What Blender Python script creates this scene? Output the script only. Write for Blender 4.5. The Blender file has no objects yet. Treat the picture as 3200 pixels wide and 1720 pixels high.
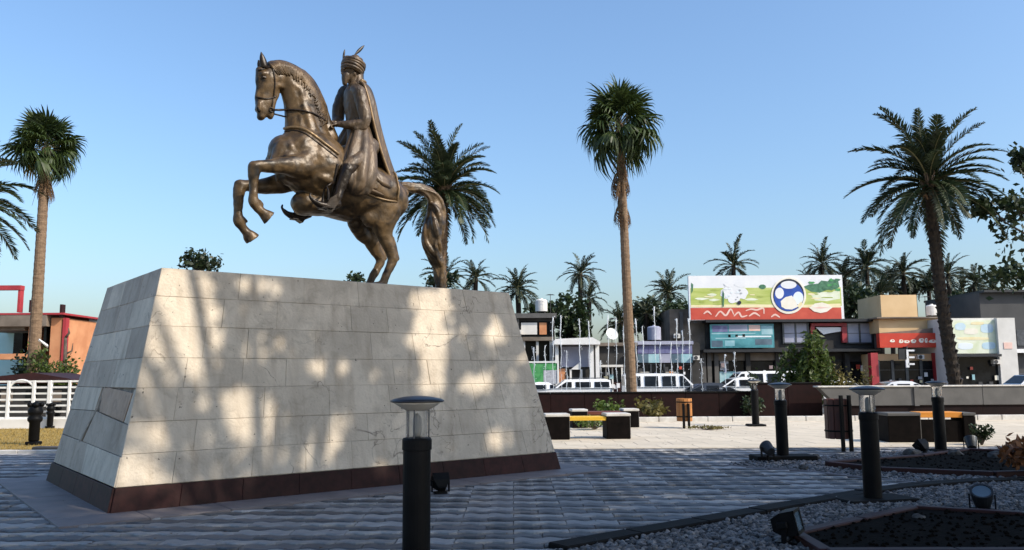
import bpy, bmesh, math, random
import numpy as np
from mathutils import Vector, Matrix
from mathutils.bvhtree import BVHTree

random.seed(7)
rng = np.random.default_rng(7)
PI = math.pi
R = math.radians
sc = bpy.context.scene
COL = sc.collection

# ------------------------------------------------------------------ camera
FPX, PITCH, ROLL, EYE = 2574.4, R(6.983), R(-0.36), 1.55       # photograph is 3200 x 1720
cam_d = bpy.data.cameras.new('camera')
cam_d.sensor_width = 36.0
cam_d.lens = 36.0 * FPX / 3200.0
cam_d.clip_end = 2000.0
cam_d.clip_start = 0.05
cam = bpy.data.objects.new('camera', cam_d)
COL.objects.link(cam)
_f = Vector((0, math.cos(PITCH), math.sin(PITCH)))
_u0 = Vector((0, -math.sin(PITCH), math.cos(PITCH)))
_r0 = Vector((1, 0, 0))
_r = _r0 * math.cos(ROLL) + _u0 * math.sin(ROLL)
_u = _u0 * math.cos(ROLL) - _r0 * math.sin(ROLL)
CAMP = Vector((0, 0, EYE))
cam.matrix_world = Matrix(((_r.x, _u.x, -_f.x, CAMP.x), (_r.y, _u.y, -_f.y, CAMP.y), (_r.z, _u.z, -_f.z, CAMP.z), (0, 0, 0, 1)))
sc.camera = cam

# ------------------------------------------------------------------ sky, sun, exposure
SUN_EL = R(38.0)
SUN_H = Vector((0.88, -0.475)).normalized()                    # horizontal direction towards the sun
SUN = Vector((SUN_H.x * math.cos(SUN_EL), SUN_H.y * math.cos(SUN_EL), math.sin(SUN_EL)))
world = bpy.data.worlds.new('World')
sc.world = world
world.use_nodes = True
wn = world.node_tree
bg = wn.nodes['Background']
sky = wn.nodes.new('ShaderNodeTexSky')
sky.sky_type = 'NISHITA'
sky.sun_disc = False
sky.sun_elevation = SUN_EL
sky.sun_rotation = math.atan2(SUN_H.x, SUN_H.y)
sky.air_density = 1.35
sky.dust_density = 2.6
sky.ozone_density = 6.6
sky.altitude = 0
wn.links.new(sky.outputs[0], bg.inputs[0])
bg.inputs[1].default_value = 0.15
sun_d = bpy.data.lights.new('sun', 'SUN')
sun_d.energy = 3.25
sun_d.angle = R(0.8)
sun_d.color = (1.0, 0.91, 0.77)
sun = bpy.data.objects.new('sun', sun_d)
COL.objects.link(sun)
sun.rotation_euler = SUN.to_track_quat('Z', 'Y').to_euler()
sun.location = (20, -20, 30)
vs = sc.view_settings
vs.view_transform = 'Standard'
vs.look = 'None'
vs.exposure = 0.62
vs.gamma = 1.0
vs.use_curve_mapping = False
sc.cycles.use_denoising = True
sc.cycles.max_bounces = 6
sc.cycles.transparent_max_bounces = 12
sc.cycles.caustics_reflective = False
sc.cycles.caustics_refractive = False


# ------------------------------------------------------------------ measuring the place from the photograph
def ray(sx, sy):
    return (_f * FPX + _r * (sx - 1600) - _u * (sy - 860)).normalized()


def G(sx, sy, z=0.0):                                           # a point of the ground seen at (sx, sy)
    d = ray(sx, sy)
    return CAMP + d * ((z - EYE) / d.z)


def D(sx, sy, y):                                               # a point at distance y seen at (sx, sy)
    d = ray(sx, sy)
    return CAMP + d * (y / d.y)


def proj(p):
    v = Vector(p) - CAMP
    d = v.dot(_f)
    return 1600 + FPX * v.dot(_r) / d, 860 - FPX * v.dot(_u) / d


# ------------------------------------------------------------------ materials
M = {}


def mat(name, c1, c2=None, rough=0.7, metal=0.0, scale=6.0, bump=0.0, bscale=None, rand=0.0, spec=0.5, coat=0.0, detail=5.0, dist=0.0, stretch=None, trans=0.0, alpha=1.0, emit=None):
    m = bpy.data.materials.new(name)
    m.use_nodes = True
    nt = m.node_tree
    b = nt.nodes['Principled BSDF']
    L = nt.links.new
    b.inputs['Roughness'].default_value = rough
    b.inputs['Metallic'].default_value = metal
    b.inputs['Specular IOR Level'].default_value = spec
    b.inputs['Coat Weight'].default_value = coat
    b.inputs['Alpha'].default_value = alpha
    if trans:
        b.inputs['Transmission Weight'].default_value = trans
    c1 = tuple(c1) + (1,)
    c2 = c1 if c2 is None else tuple(c2) + (1,)
    tc = nt.nodes.new('ShaderNodeTexCoord')
    vec = tc.outputs['Object']
    if stretch:
        mp = nt.nodes.new('ShaderNodeMapping')
        mp.inputs['Scale'].default_value = stretch
        L(vec, mp.inputs[0])
        vec = mp.outputs[0]
    nz = nt.nodes.new('ShaderNodeTexNoise')
    nz.inputs['Scale'].default_value = scale
    nz.inputs['Detail'].default_value = detail
    nz.inputs['Distortion'].default_value = dist
    L(vec, nz.inputs['Vector'])
    rp = nt.nodes.new('ShaderNodeValToRGB')
    rp.color_ramp.elements[0].position = 0.32
    rp.color_ramp.elements[1].position = 0.68
    rp.color_ramp.elements[0].color = c1
    rp.color_ramp.elements[1].color = c2
    L(nz.outputs['Fac'], rp.inputs[0])
    out = rp.outputs[0]
    if rand:
        oi = nt.nodes.new('ShaderNodeObjectInfo')
        hs = nt.nodes.new('ShaderNodeHueSaturation')
        mr = nt.nodes.new('ShaderNodeMapRange')
        mr.inputs['To Min'].default_value = 1 - rand
        mr.inputs['To Max'].default_value = 1 + rand
        L(oi.outputs['Random'], mr.inputs[0])
        L(mr.outputs[0], hs.inputs['Value'])
        L(out, hs.inputs['Color'])
        out = hs.outputs[0]
    L(out, b.inputs['Base Color'])
    if bump:
        n2 = nt.nodes.new('ShaderNodeTexNoise')
        n2.inputs['Scale'].default_value = bscale or scale * 4
        n2.inputs['Detail'].default_value = 6
        L(vec, n2.inputs['Vector'])
        bp = nt.nodes.new('ShaderNodeBump')
        bp.inputs['Strength'].default_value = bump
        bp.inputs['Distance'].default_value = 0.02
        L(n2.outputs['Fac'], bp.inputs['Height'])
        L(bp.outputs[0], b.inputs['Normal'])
    M[name] = m
    return m


def leafmat(name, c1, c2, rough=0.5, tl=0.25):
    m = mat(name, c1, c2, rough=rough, scale=2.5, rand=0.25, spec=0.35)
    nt = m.node_tree
    b = nt.nodes['Principled BSDF']
    o = nt.nodes['Material Output']
    t = nt.nodes.new('ShaderNodeBsdfTranslucent')
    src = b.inputs['Base Color'].links[0].from_socket
    nt.links.new(src, t.inputs[0])
    mx = nt.nodes.new('ShaderNodeMixShader')
    mx.inputs[0].default_value = tl
    nt.links.new(b.outputs[0], mx.inputs[1])
    nt.links.new(t.outputs[0], mx.inputs[2])
    nt.links.new(mx.outputs[0], o.inputs[0])
    return m


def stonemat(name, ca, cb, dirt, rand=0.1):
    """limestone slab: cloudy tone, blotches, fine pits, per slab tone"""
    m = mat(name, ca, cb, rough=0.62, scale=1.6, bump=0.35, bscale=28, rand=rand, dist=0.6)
    nt = m.node_tree
    b = nt.nodes['Principled BSDF']
    src = b.inputs['Base Color'].links[0].from_socket
    tc = [n for n in nt.nodes if n.type == 'TEX_COORD'][0]
    n1 = nt.nodes.new('ShaderNodeTexNoise')
    n1.inputs['Scale'].default_value = 3.1
    n1.inputs['Detail'].default_value = 9
    n1.inputs['Roughness'].default_value = 0.72
    n1.inputs['Distortion'].default_value = 1.1
    nt.links.new(tc.outputs['Object'], n1.inputs['Vector'])
    r1 = nt.nodes.new('ShaderNodeValToRGB')
    r1.color_ramp.elements[0].position = 0.50
    r1.color_ramp.elements[1].position = 0.74
    r1.color_ramp.elements[0].color = (0, 0, 0, 1)
    r1.color_ramp.elements[1].color = (1, 1, 1, 1)
    nt.links.new(n1.outputs['Fac'], r1.inputs[0])
    mx = nt.nodes.new('ShaderNodeMixRGB')
    mx.inputs[2].default_value = tuple(dirt) + (1,)
    mm = nt.nodes.new('ShaderNodeMath')
    mm.operation = 'MULTIPLY'
    mm.inputs[1].default_value = 0.78
    nt.links.new(r1.outputs[0], mm.inputs[0])
    nt.links.new(mm.outputs[0], mx.inputs[0])
    nt.links.new(src, mx.inputs[1])
    # dark pits
    vo = nt.nodes.new('ShaderNodeTexNoise')
    vo.inputs['Scale'].default_value = 17
    vo.inputs['Detail'].default_value = 3
    nt.links.new(tc.outputs['Object'], vo.inputs['Vector'])
    r2 = nt.nodes.new('ShaderNodeValToRGB')
    r2.color_ramp.elements[0].position = 0.70
    r2.color_ramp.elements[1].position = 0.76
    r2.color_ramp.elements[0].color = (0, 0, 0, 1)
    r2.color_ramp.elements[1].color = (1, 1, 1, 1)
    nt.links.new(vo.outputs['Fac'], r2.inputs[0])
    mx2 = nt.nodes.new('ShaderNodeMixRGB')
    mx2.inputs[2].default_value = (0.09, 0.075, 0.06, 1)
    nt.links.new(r2.outputs[0], mx2.inputs[0])
    nt.links.new(mx.outputs[0], mx2.inputs[1])
    # rain streaks running down the stone
    mp = nt.nodes.new('ShaderNodeMapping')
    mp.inputs['Scale'].default_value = (5.0, 5.0, 0.5)
    nt.links.new(tc.outputs['Object'], mp.inputs[0])
    n3 = nt.nodes.new('ShaderNodeTexNoise')
    n3.inputs['Scale'].default_value = 1.3
    n3.inputs['Detail'].default_value = 6
    nt.links.new(mp.outputs[0], n3.inputs['Vector'])
    r3 = nt.nodes.new('ShaderNodeValToRGB')
    r3.color_ramp.elements[0].position = 0.50
    r3.color_ramp.elements[1].position = 0.72
    r3.color_ramp.elements[0].color = (1, 1, 1, 1)
    r3.color_ramp.elements[1].color = (0.80, 0.77, 0.74, 1)
    nt.links.new(n3.outputs['Fac'], r3.inputs[0])
    mx3 = nt.nodes.new('ShaderNodeMixRGB')
    mx3.blend_type = 'MULTIPLY'
    mx3.inputs[0].default_value = 1.0
    nt.links.new(mx2.outputs[0], mx3.inputs[1])
    nt.links.new(r3.outputs[0], mx3.inputs[2])
    # hairline cracks here and there
    n4 = nt.nodes.new('ShaderNodeTexNoise')
    n4.inputs['Scale'].default_value = 1.9
    n4.inputs['Detail'].default_value = 5
    n4.inputs['Distortion'].default_value = 0.7
    nt.links.new(tc.outputs['Object'], n4.inputs['Vector'])
    r4 = nt.nodes.new('ShaderNodeValToRGB')
    r4.color_ramp.elements[0].position = 0.490
    r4.color_ramp.elements[0].color = (0, 0, 0, 1)
    r4.color_ramp.elements[1].position = 0.510
    r4.color_ramp.elements[1].color = (0, 0, 0, 1)
    e_ = r4.color_ramp.elements.new(0.5)
    e_.color = (1, 1, 1, 1)
    nt.links.new(n4.outputs['Fac'], r4.inputs[0])
    n5 = nt.nodes.new('ShaderNodeTexNoise')
    n5.inputs['Scale'].default_value = 0.9
    nt.links.new(tc.outputs['Object'], n5.inputs['Vector'])
    r5 = nt.nodes.new('ShaderNodeValToRGB')
    r5.color_ramp.elements[0].position = 0.54
    r5.color_ramp.elements[1].position = 0.62
    nt.links.new(n5.outputs['Fac'], r5.inputs[0])
    mq = nt.nodes.new('ShaderNodeMath')
    mq.operation = 'MULTIPLY'
    nt.links.new(r4.outputs[0], mq.inputs[0])
    nt.links.new(r5.outputs[0], mq.inputs[1])
    mx4 = nt.nodes.new('ShaderNodeMixRGB')
    mx4.inputs[2].default_value = (0.20, 0.16, 0.125, 1)
    nt.links.new(mq.outputs[0], mx4.inputs[0])
    nt.links.new(mx3.outputs[0], mx4.inputs[1])
    nt.links.new(mx4.outputs[0], b.inputs['Base Color'])
    return m


stonemat('limestone', (0.50, 0.425, 0.335), (0.68, 0.585, 0.465), (0.34, 0.28, 0.21), 0.08)
stonemat('limestone_brown', (0.42, 0.27, 0.175), (0.52, 0.36, 0.25), (0.22, 0.14, 0.09), 0.1)
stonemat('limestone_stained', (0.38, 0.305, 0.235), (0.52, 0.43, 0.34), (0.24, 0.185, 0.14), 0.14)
mat('mortar', (0.38, 0.33, 0.265), (0.17, 0.14, 0.11), rough=0.9, scale=8)
mat('mortar_pale', (0.58, 0.54, 0.48), (0.4, 0.36, 0.31), rough=0.9, scale=8)
mat('bench_stone', (0.003, 0.0022, 0.002), (0.007, 0.005, 0.0045), rough=0.7, scale=7, spec=0.06)
mat('wall_stone', (0.0065, 0.0018, 0.0018), (0.013, 0.0035, 0.0033), rough=0.7, scale=5, spec=0.15, rand=0.25)
mat('maroon_granite', (0.017, 0.0042, 0.0038), (0.038, 0.0105, 0.009), rough=0.62, scale=9, rand=0.3, bump=0.08, bscale=40, spec=0.22)
mat('maroon_paint', (0.022, 0.0055, 0.005), (0.036, 0.009, 0.008), rough=0.6, scale=4, spec=0.3)
mat('paving_dark', (0.072, 0.075, 0.084), (0.120, 0.122, 0.128), rough=0.6, scale=5, rand=0.25, bump=0.25, bscale=60)
mat('paving_stone', (0.22, 0.22, 0.225), (0.32, 0.315, 0.31), rough=0.6, scale=5, rand=0.22, bump=0.25, bscale=60)
mat('paving_border', (0.13, 0.115, 0.12), (0.19, 0.165, 0.165), rough=0.6, scale=3, bump=0.15)
mat('paving_base', (0.055, 0.05, 0.048), (0.09, 0.085, 0.08), rough=0.9, scale=5)
mat('kerb_black', (0.006, 0.006, 0.0065), (0.012, 0.0115, 0.011), spec=0.08, rough=0.7, scale=6, bump=0.2)
mat('kerb_white', (0.6, 0.58, 0.54), (0.45, 0.42, 0.38), rough=0.7, scale=4, bump=0.2)
mat('gravel', (0.018, 0.018, 0.020), (0.22, 0.218, 0.225), rough=0.75, scale=9, detail=2)
mat('gravel_bed', (0.014, 0.014, 0.015), (0.05, 0.048, 0.048), rough=0.9, scale=30, bump=0.6, bscale=60)
mat('soil', (0.003, 0.0025, 0.0022), (0.0075, 0.006, 0.0046), spec=0.05, rough=0.95, scale=8, bump=0.8, bscale=25)
mat('dry_lawn', (0.24, 0.165, 0.04), (0.34, 0.235, 0.065), rough=0.95, scale=6, bump=0.8, bscale=60)
mat('asphalt', (0.045, 0.044, 0.043), (0.065, 0.062, 0.06), rough=0.85, scale=3)
mat('earth', (0.24, 0.20, 0.155), (0.32, 0.27, 0.21), rough=0.95, scale=0.3)
mat('bronze', (0.009, 0.0060, 0.0032), (0.150, 0.094, 0.043), spec=0.45, rough=0.41, metal=0.12, scale=3.4, bump=0.5, bscale=11, dist=1.2, detail=9)
mat('bronze_dark', (0.007, 0.0045, 0.003), (0.03, 0.018, 0.010), rough=0.40, metal=0.30, scale=3.2, bump=0.2, bscale=18, dist=0.5)
mat('bronze_robe', (0.030, 0.020, 0.012), (0.165, 0.110, 0.062), rough=0.45, metal=0.10, scale=2.2, bump=0.55, bscale=10, stretch=(2.5, 2.5, 0.6))
mat('bronze_bright', (0.12, 0.076, 0.036), (0.30, 0.20, 0.10), rough=0.42, metal=0.3, scale=4, bump=0.15)
mat('black_metal', (0.0035, 0.0035, 0.004), (0.007, 0.007, 0.0075), rough=0.5, scale=5, spec=0.10)
mat('grey_metal', (0.06, 0.065, 0.07), (0.10, 0.105, 0.115), rough=0.42, metal=0.6, scale=5)
mat('gunmetal', (0.022, 0.025, 0.028), (0.04, 0.044, 0.05), rough=0.4, metal=0.5, scale=5)
mat('lamp_cap', (0.018, 0.020, 0.026), (0.03, 0.032, 0.042), rough=0.35, metal=0.2, scale=5)
mat('lamp_under', (0.55, 0.53, 0.49), (0.45, 0.43, 0.4), rough=0.5, scale=5)
mat('glass_clear', (0.9, 0.93, 0.95), rough=0.04, trans=1.0, spec=0.5)
M['glass_clear'].node_tree.nodes['Principled BSDF'].inputs['IOR'].default_value = 1.05
M['glass_clear'].node_tree.nodes['Principled BSDF'].inputs['Alpha'].default_value = 0.35
mat('glass_dark', (0.004, 0.005, 0.006), (0.014, 0.016, 0.018), rough=0.12, scale=1.5, spec=0.22)
mat('glass_blue', (0.05, 0.09, 0.13), (0.13, 0.2, 0.26), rough=0.1, scale=1.2, spec=0.6)
mat('white_paint', (0.78, 0.77, 0.75), (0.68, 0.67, 0.64), rough=0.5, scale=2.5)
mat('white_wall', (0.70, 0.68, 0.64), (0.58, 0.56, 0.52), rough=0.8, scale=1.2)
mat('car_white', (0.80, 0.80, 0.80), rough=0.25, coat=0.6, spec=0.5)
mat('car_dark', (0.02, 0.022, 0.026), rough=0.25, coat=0.6)
mat('car_silver', (0.42, 0.43, 0.44), rough=0.3, metal=0.5, coat=0.5)
mat('rubber', (0.012, 0.012, 0.012), rough=0.8)
mat('lamp_red', (0.4, 0.02, 0.015), rough=0.25)
mat('wood_orange', (0.34, 0.13, 0.03), (0.46, 0.19, 0.05), rough=0.55, scale=5, rand=0.2, stretch=(4, 4, 0.6))
mat('wood_dark', (0.06, 0.013, 0.008), (0.10, 0.024, 0.013), rough=0.5, scale=5, rand=0.2, stretch=(4, 4, 0.6))
mat('yellow_plank', (0.62, 0.36, 0.02), (0.72, 0.44, 0.04), rough=0.5, scale=3, stretch=(0.4, 5, 5))
mat('orange_plank', (0.62, 0.22, 0.02), (0.72, 0.28, 0.03), rough=0.5, scale=3, stretch=(0.4, 5, 5))
mat('red_plank', (0.09, 0.018, 0.01), (0.13, 0.03, 0.014), rough=0.5, scale=3, stretch=(0.4, 5, 5))
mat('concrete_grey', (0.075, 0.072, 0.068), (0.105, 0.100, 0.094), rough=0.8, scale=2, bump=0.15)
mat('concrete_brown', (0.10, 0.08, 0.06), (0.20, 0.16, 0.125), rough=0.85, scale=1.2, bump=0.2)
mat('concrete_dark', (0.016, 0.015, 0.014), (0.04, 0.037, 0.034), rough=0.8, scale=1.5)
mat('black_slab', (0.010, 0.011, 0.013), (0.02, 0.021, 0.024), rough=0.45, scale=2)
mat('charcoal', (0.028, 0.029, 0.031), (0.045, 0.045, 0.047), rough=0.6, scale=1)
mat('tan_wall', (0.62, 0.42, 0.22), (0.70, 0.49, 0.27), rough=0.85, scale=1.0, bump=0.1)
mat('orange_wall', (0.46, 0.19, 0.085), (0.58, 0.27, 0.13), rough=0.85, scale=1.5, bump=0.1)
mat('red_frame', (0.30, 0.022, 0.03), (0.38, 0.035, 0.04), rough=0.5, scale=2)
mat('red_sign', (0.50, 0.035, 0.015), (0.58, 0.05, 0.02), rough=0.4, scale=2)
mat('cyan_wall', (0.36, 0.62, 0.66), (0.46, 0.70, 0.72), rough=0.8, scale=1.0)
mat('lavender_panel', (0.26, 0.27, 0.36), (0.40, 0.41, 0.50), rough=0.35, scale=0.8)
mat('purple_panel', (0.10, 0.09, 0.22), (0.20, 0.22, 0.36), rough=0.35, scale=1.4, dist=1.0)
mat('teal_panel', (0.03, 0.17, 0.20), (0.10, 0.34, 0.38), rough=0.35, scale=1.4, dist=1.0)
mat('teal_light', (0.20, 0.42, 0.48), (0.40, 0.58, 0.62), rough=0.35, scale=1.4)
mat('poster_green', (0.03, 0.22, 0.06), (0.10, 0.36, 0.12), rough=0.5, scale=2.5, dist=1)
mat('poster_grey', (0.3, 0.31, 0.34), (0.5, 0.51, 0.54), rough=0.5, scale=6, dist=1)
mat('print_white', (0.80, 0.80, 0.80), (0.72, 0.73, 0.75), rough=0.45, scale=1)
mat('print_sky', (0.72, 0.80, 0.84), (0.80, 0.83, 0.84), rough=0.45, scale=0.8)
mat('print_lime', (0.36, 0.44, 0.08), (0.55, 0.60, 0.20), rough=0.45, scale=1.2, stretch=(0.4, 1, 3))
mat('print_lime2', (0.26, 0.34, 0.05), (0.42, 0.48, 0.12), rough=0.45, scale=2)
mat('print_tree', (0.03, 0.12, 0.06), (0.08, 0.22, 0.12), rough=0.5, scale=4)
mat('print_red', (0.48, 0.055, 0.03), (0.58, 0.09, 0.05), rough=0.45, scale=1.2)
mat('print_blue', (0.012, 0.05, 0.30), (0.02, 0.09, 0.42), rough=0.4, scale=2)
mat('print_navy', (0.008, 0.012, 0.03), rough=0.4)
mat('print_cream', (0.78, 0.72, 0.58), (0.84, 0.80, 0.70), rough=0.45, scale=2)
mat('print_pink', (0.75, 0.48, 0.40), (0.80, 0.58, 0.5), rough=0.45, scale=2)
mat('print_palegreen', (0.62, 0.68, 0.45), (0.78, 0.80, 0.66), rough=0.5, scale=1.1, dist=1)
mat('print_paleblue', (0.45, 0.62, 0.72), (0.6, 0.72, 0.78), rough=0.5, scale=2)
mat('print_yellow', (0.78, 0.66, 0.35), (0.82, 0.74, 0.5), rough=0.5, scale=2)
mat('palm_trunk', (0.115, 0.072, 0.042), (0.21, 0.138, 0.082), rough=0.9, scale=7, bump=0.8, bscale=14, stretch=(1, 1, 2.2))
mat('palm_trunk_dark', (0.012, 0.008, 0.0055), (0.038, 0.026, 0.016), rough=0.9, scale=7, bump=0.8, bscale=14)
mat('bark', (0.05, 0.037, 0.026), (0.11, 0.085, 0.06), rough=0.9, scale=5, bump=0.6)
leafmat('frond', (0.013, 0.024, 0.009), (0.042, 0.062, 0.022), tl=0.18)
leafmat('frond_far', (0.013, 0.024, 0.013), (0.036, 0.052, 0.026), tl=0.18)
leafmat('fan_leaf', (0.014, 0.030, 0.008), (0.055, 0.080, 0.018), tl=0.2)
leafmat('fan_leaf_yellow', (0.22, 0.17, 0.035), (0.36, 0.26, 0.06), tl=0.25)
leafmat('dead_leaf', (0.055, 0.030, 0.014), (0.16, 0.092, 0.043), rough=0.8, tl=0.15)
leafmat('leaf', (0.013, 0.025, 0.009), (0.036, 0.056, 0.018), tl=0.25)
leafmat('leaf_bright', (0.05, 0.085, 0.015), (0.11, 0.15, 0.03), tl=0.25)
leafmat('leaf_olive', (0.08, 0.075, 0.018), (0.16, 0.13, 0.035), tl=0.25)
leafmat('leaf_rust', (0.16, 0.06, 0.02), (0.28, 0.11, 0.04), tl=0.2)
mat('rachis', (0.13, 0.12, 0.05), (0.2, 0.18, 0.09), rough=0.6)
mat('water_jet', (0.85, 0.89, 0.93), rough=0.25, alpha=0.5)
mat('water', (0.02, 0.05, 0.06), rough=0.05)
mat('rock', (0.03, 0.028, 0.027), (0.09, 0.085, 0.08), rough=0.9, scale=9, bump=0.6)


# ------------------------------------------------------------------ mesh helpers
def np_mesh(name, v, faces):
    me = bpy.data.meshes.new(name)
    me.from_pydata([tuple(p) for p in v], [], [tuple(f) for f in faces])
    me.update()
    return me


def quads_mesh(name, v, nper=4):
    """v: (n*nper,3) array of separate n-gons"""
    v = np.asarray(v, dtype=np.float32)
    n = len(v) // nper
    me = bpy.data.meshes.new(name)
    me.vertices.add(len(v))
    me.vertices.foreach_set('co', v.ravel())
    me.loops.add(n * nper)
    me.loops.foreach_set('vertex_index', np.arange(n * nper, dtype=np.int32))
    me.polygons.add(n)
    me.polygons.foreach_set('loop_start', np.arange(0, n * nper, nper, dtype=np.int32))
    me.update(calc_edges=True)
    return me


def link(name, me, m=None, parent=None, loc=None, rz=0.0, smooth=False):
    o = bpy.data.objects.new(name, me)
    COL.objects.link(o)
    if m is not None and not me.materials:
        me.materials.append(M[m] if isinstance(m, str) else m)
    if smooth and not me.polygons[0].use_smooth:
        me.polygons.foreach_set('use_smooth', [True] * len(me.polygons))
    if parent is not None:
        o.parent = parent
    if loc is not None:
        o.location = loc
    if rz:
        o.rotation_euler.z = rz
    return o


def tag(o, label=None, cat=None, group=None, kind=None):
    if label:
        o['label'] = label
    if cat:
        o['category'] = cat
    if group:
        o['group'] = group
    if kind:
        o['kind'] = kind
    return o


def thing(name, label, cat, loc=(0, 0, 0), rz=0.0, group=None):
    o = bpy.data.objects.new(name, None)
    o.empty_display_size = 0.1
    COL.objects.link(o)
    o.location = loc
    o.rotation_euler.z = rz
    return tag(o, label, cat, group)


class MB:
    def __init__(s):
        s.v = []
        s.f = []

    def add(s, v, f):
        n = len(s.v)
        s.v += [tuple(p) for p in v]
        s.f += [tuple(i + n for i in q) for q in f]
        return s

    def box(s, x0, x1, y0, y1, z0, z1, bev=0.0):
        if bev <= 0:
            v = [(x, y, z) for z in (z0, z1) for (x, y) in ((x0, y0), (x1, y0), (x1, y1), (x0, y1))]
            return s.add(v, [(3, 2, 1, 0), (4, 5, 6, 7), (0, 1, 5, 4), (1, 2, 6, 5), (2, 3, 7, 6), (3, 0, 4, 7)])
        b = min(bev, (x1 - x0) * .45, (y1 - y0) * .45, (z1 - z0) * .45)
        rings = []
        for (z, i) in ((z0, b), (z0 + b, 0), (z1 - b, 0), (z1, b)):
            a0, a1, c0, c1 = x0 + i, x1 - i, y0 + i, y1 - i
            k = b if i == 0 else b * .4
            rings.append([(a0 + k, c0, z), (a1 - k, c0, z), (a1, c0 + k, z), (a1, c1 - k, z), (a1 - k, c1, z), (a0 + k, c1, z), (a0, c1 - k, z), (a0, c0 + k, z)])
        return s.loft(rings, True, True)

    def loft(s, rings, cap0=True, cap1=True, closed=True):
        n = len(rings[0])
        v = [p for r in rings for p in r]
        f = []
        for i in range(len(rings) - 1):
            for j in range(n if closed else n - 1):
                k = (j + 1) % n
                f.append((i * n + j, i * n + k, (i + 1) * n + k, (i + 1) * n + j))
        if cap0:
            f.append(tuple(reversed(range(n))))
        if cap1:
            f.append(tuple((len(rings) - 1) * n + j for j in range(n)))
        return s.add(v, f)

    def lathe(s, prof, n=20, c=(0, 0, 0)):
        rings = [[(c[0] + r * math.cos(2 * PI * j / n), c[1] + r * math.sin(2 * PI * j / n), c[2] + z) for j in range(n)] for r, z in prof]
        return s.loft(rings)

    def tube(s, pts, rad, n=8, cap=True):
        pts = [Vector(p) for p in pts]
        if not hasattr(rad, '__len__'):
            rad = [rad] * len(pts)
        rings = []
        t0 = (pts[1] - pts[0]).normalized()
        a = t0.orthogonal().normalized()
        for i, p in enumerate(pts):
            t = (pts[min(i + 1, len(pts) - 1)] - pts[max(i - 1, 0)]).normalized()
            a = (a - t * a.dot(t))
            a = a.normalized() if a.length > 1e-6 else t.orthogonal().normalized()
            b = t.cross(a)
            rings.append([p + (a * math.cos(2 * PI * j / n) + b * math.sin(2 * PI * j / n)) * rad[i] for j in range(n)])
        return s.loft(rings, cap, cap)

    def prism(s, poly, z0, z1):
        """poly: CCW list of (x,y)"""
        n = len(poly)
        v = [(p[0], p[1], z0) for p in poly] + [(p[0], p[1], z1) for p in poly]
        f = [tuple(reversed(range(n))), tuple(range(n, 2 * n))] + [(i, (i + 1) % n, n + (i + 1) % n, n + i) for i in range(n)]
        return s.add(v, f)

    def plate(s, poly, y0, y1):
        """poly: list of (x,z), clockwise or not, extruded along y"""
        n = len(poly)
        v = [(p[0], y0, p[1]) for p in poly] + [(p[0], y1, p[1]) for p in poly]
        f = [tuple(range(n)), tuple(reversed(range(n, 2 * n)))] + [(i, n + i, n + (i + 1) % n, (i + 1) % n) for i in range(n)]
        return s.add(v, f)

    def mesh(s, name='m'):
        me = np_mesh(name, s.v, s.f)
        bm = bmesh.new()
        bm.from_mesh(me)
        bmesh.ops.recalc_face_normals(bm, faces=bm.faces)
        bm.to_mesh(me)
        bm.free()
        return me

    def build(s, name, m, parent=None, loc=None, rz=0.0, smooth=False):
        return link(name, s.mesh(name), m, parent, loc, rz, smooth)


def clone_tree(o, parent=None):
    c = o.copy()
    COL.objects.link(c)
    c.parent = parent
    for ch in o.children:
        clone_tree(ch, c)
    return c


def inpoly(x, y, poly):
    c = False
    j = len(poly) - 1
    for i in range(len(poly)):
        xi, yi = poly[i]
        xj, yj = poly[j]
        if (yi > y) != (yj > y) and x < (xj - xi) * (y - yi) / (yj - yi) + xi:
            c = not c
        j = i
    return c


def smoothstep(a, b, x):
    t = min(1, max(0, (x - a) / (b - a)))
    return t * t * (3 - 2 * t)


# ------------------------------------------------------------------ the pedestal's frame
PHI, PL, PW, PH, PHP = R(38.167), 6.859, 3.978, 2.951, 0.287
PIL, PIF, PIR = 0.582, 0.511, 0.657
PA = Vector((-4.617, 9.669, 0))
PU = Vector((math.cos(PHI), math.sin(PHI), 0))
PV = Vector((-math.sin(PHI), math.cos(PHI), 0))
PN = -PV
PO = PA + PU * (PL / 2) + PV * (PW / 2)                        # centre of the pedestal on the ground


def ped(a, b, h):
    return PA + PU * a + PV * b + Vector((0, 0, h))


# ------------------------------------------------------------------ ground, road, plaza
g = MB().add([(-400, -60, -.32), (400, -60, -.32), (400, 900, -.32), (-400, 900, -.32)], [(0, 1, 2, 3)]).build('ground', 'earth')
tag(g, 'pale dry earth around the square', kind='structure')
rd = MB().add([(-120, 39.5, -.30), (140, 39.5, -.30), (140, 50, -.30), (-120, 50, -.30)], [(0, 1, 2, 3)]).build('road', 'asphalt')
tag(rd, 'grey asphalt road beyond the plaza wall', kind='structure')
mk = MB()
for i in range(-10, 12):
    mk.box(i * 6, i * 6 + 2.5, 44.4, 44.55, -.2965, -.296)
mk.build('lane_marking', 'white_paint', rd)
fp = MB().box(-120, 140, 50, 140, -.4, -.15).build('pavement', 'concrete_brown')
tag(fp, 'raised pavement in front of the far shops', kind='structure')

SHADE_Y = 17.2
base = MB().box(-45, 60, -25, 32.5, -.3, -.03).build('plaza', 'paving_base')
tag(base, 'paved plaza around the statue', kind='structure')

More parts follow.
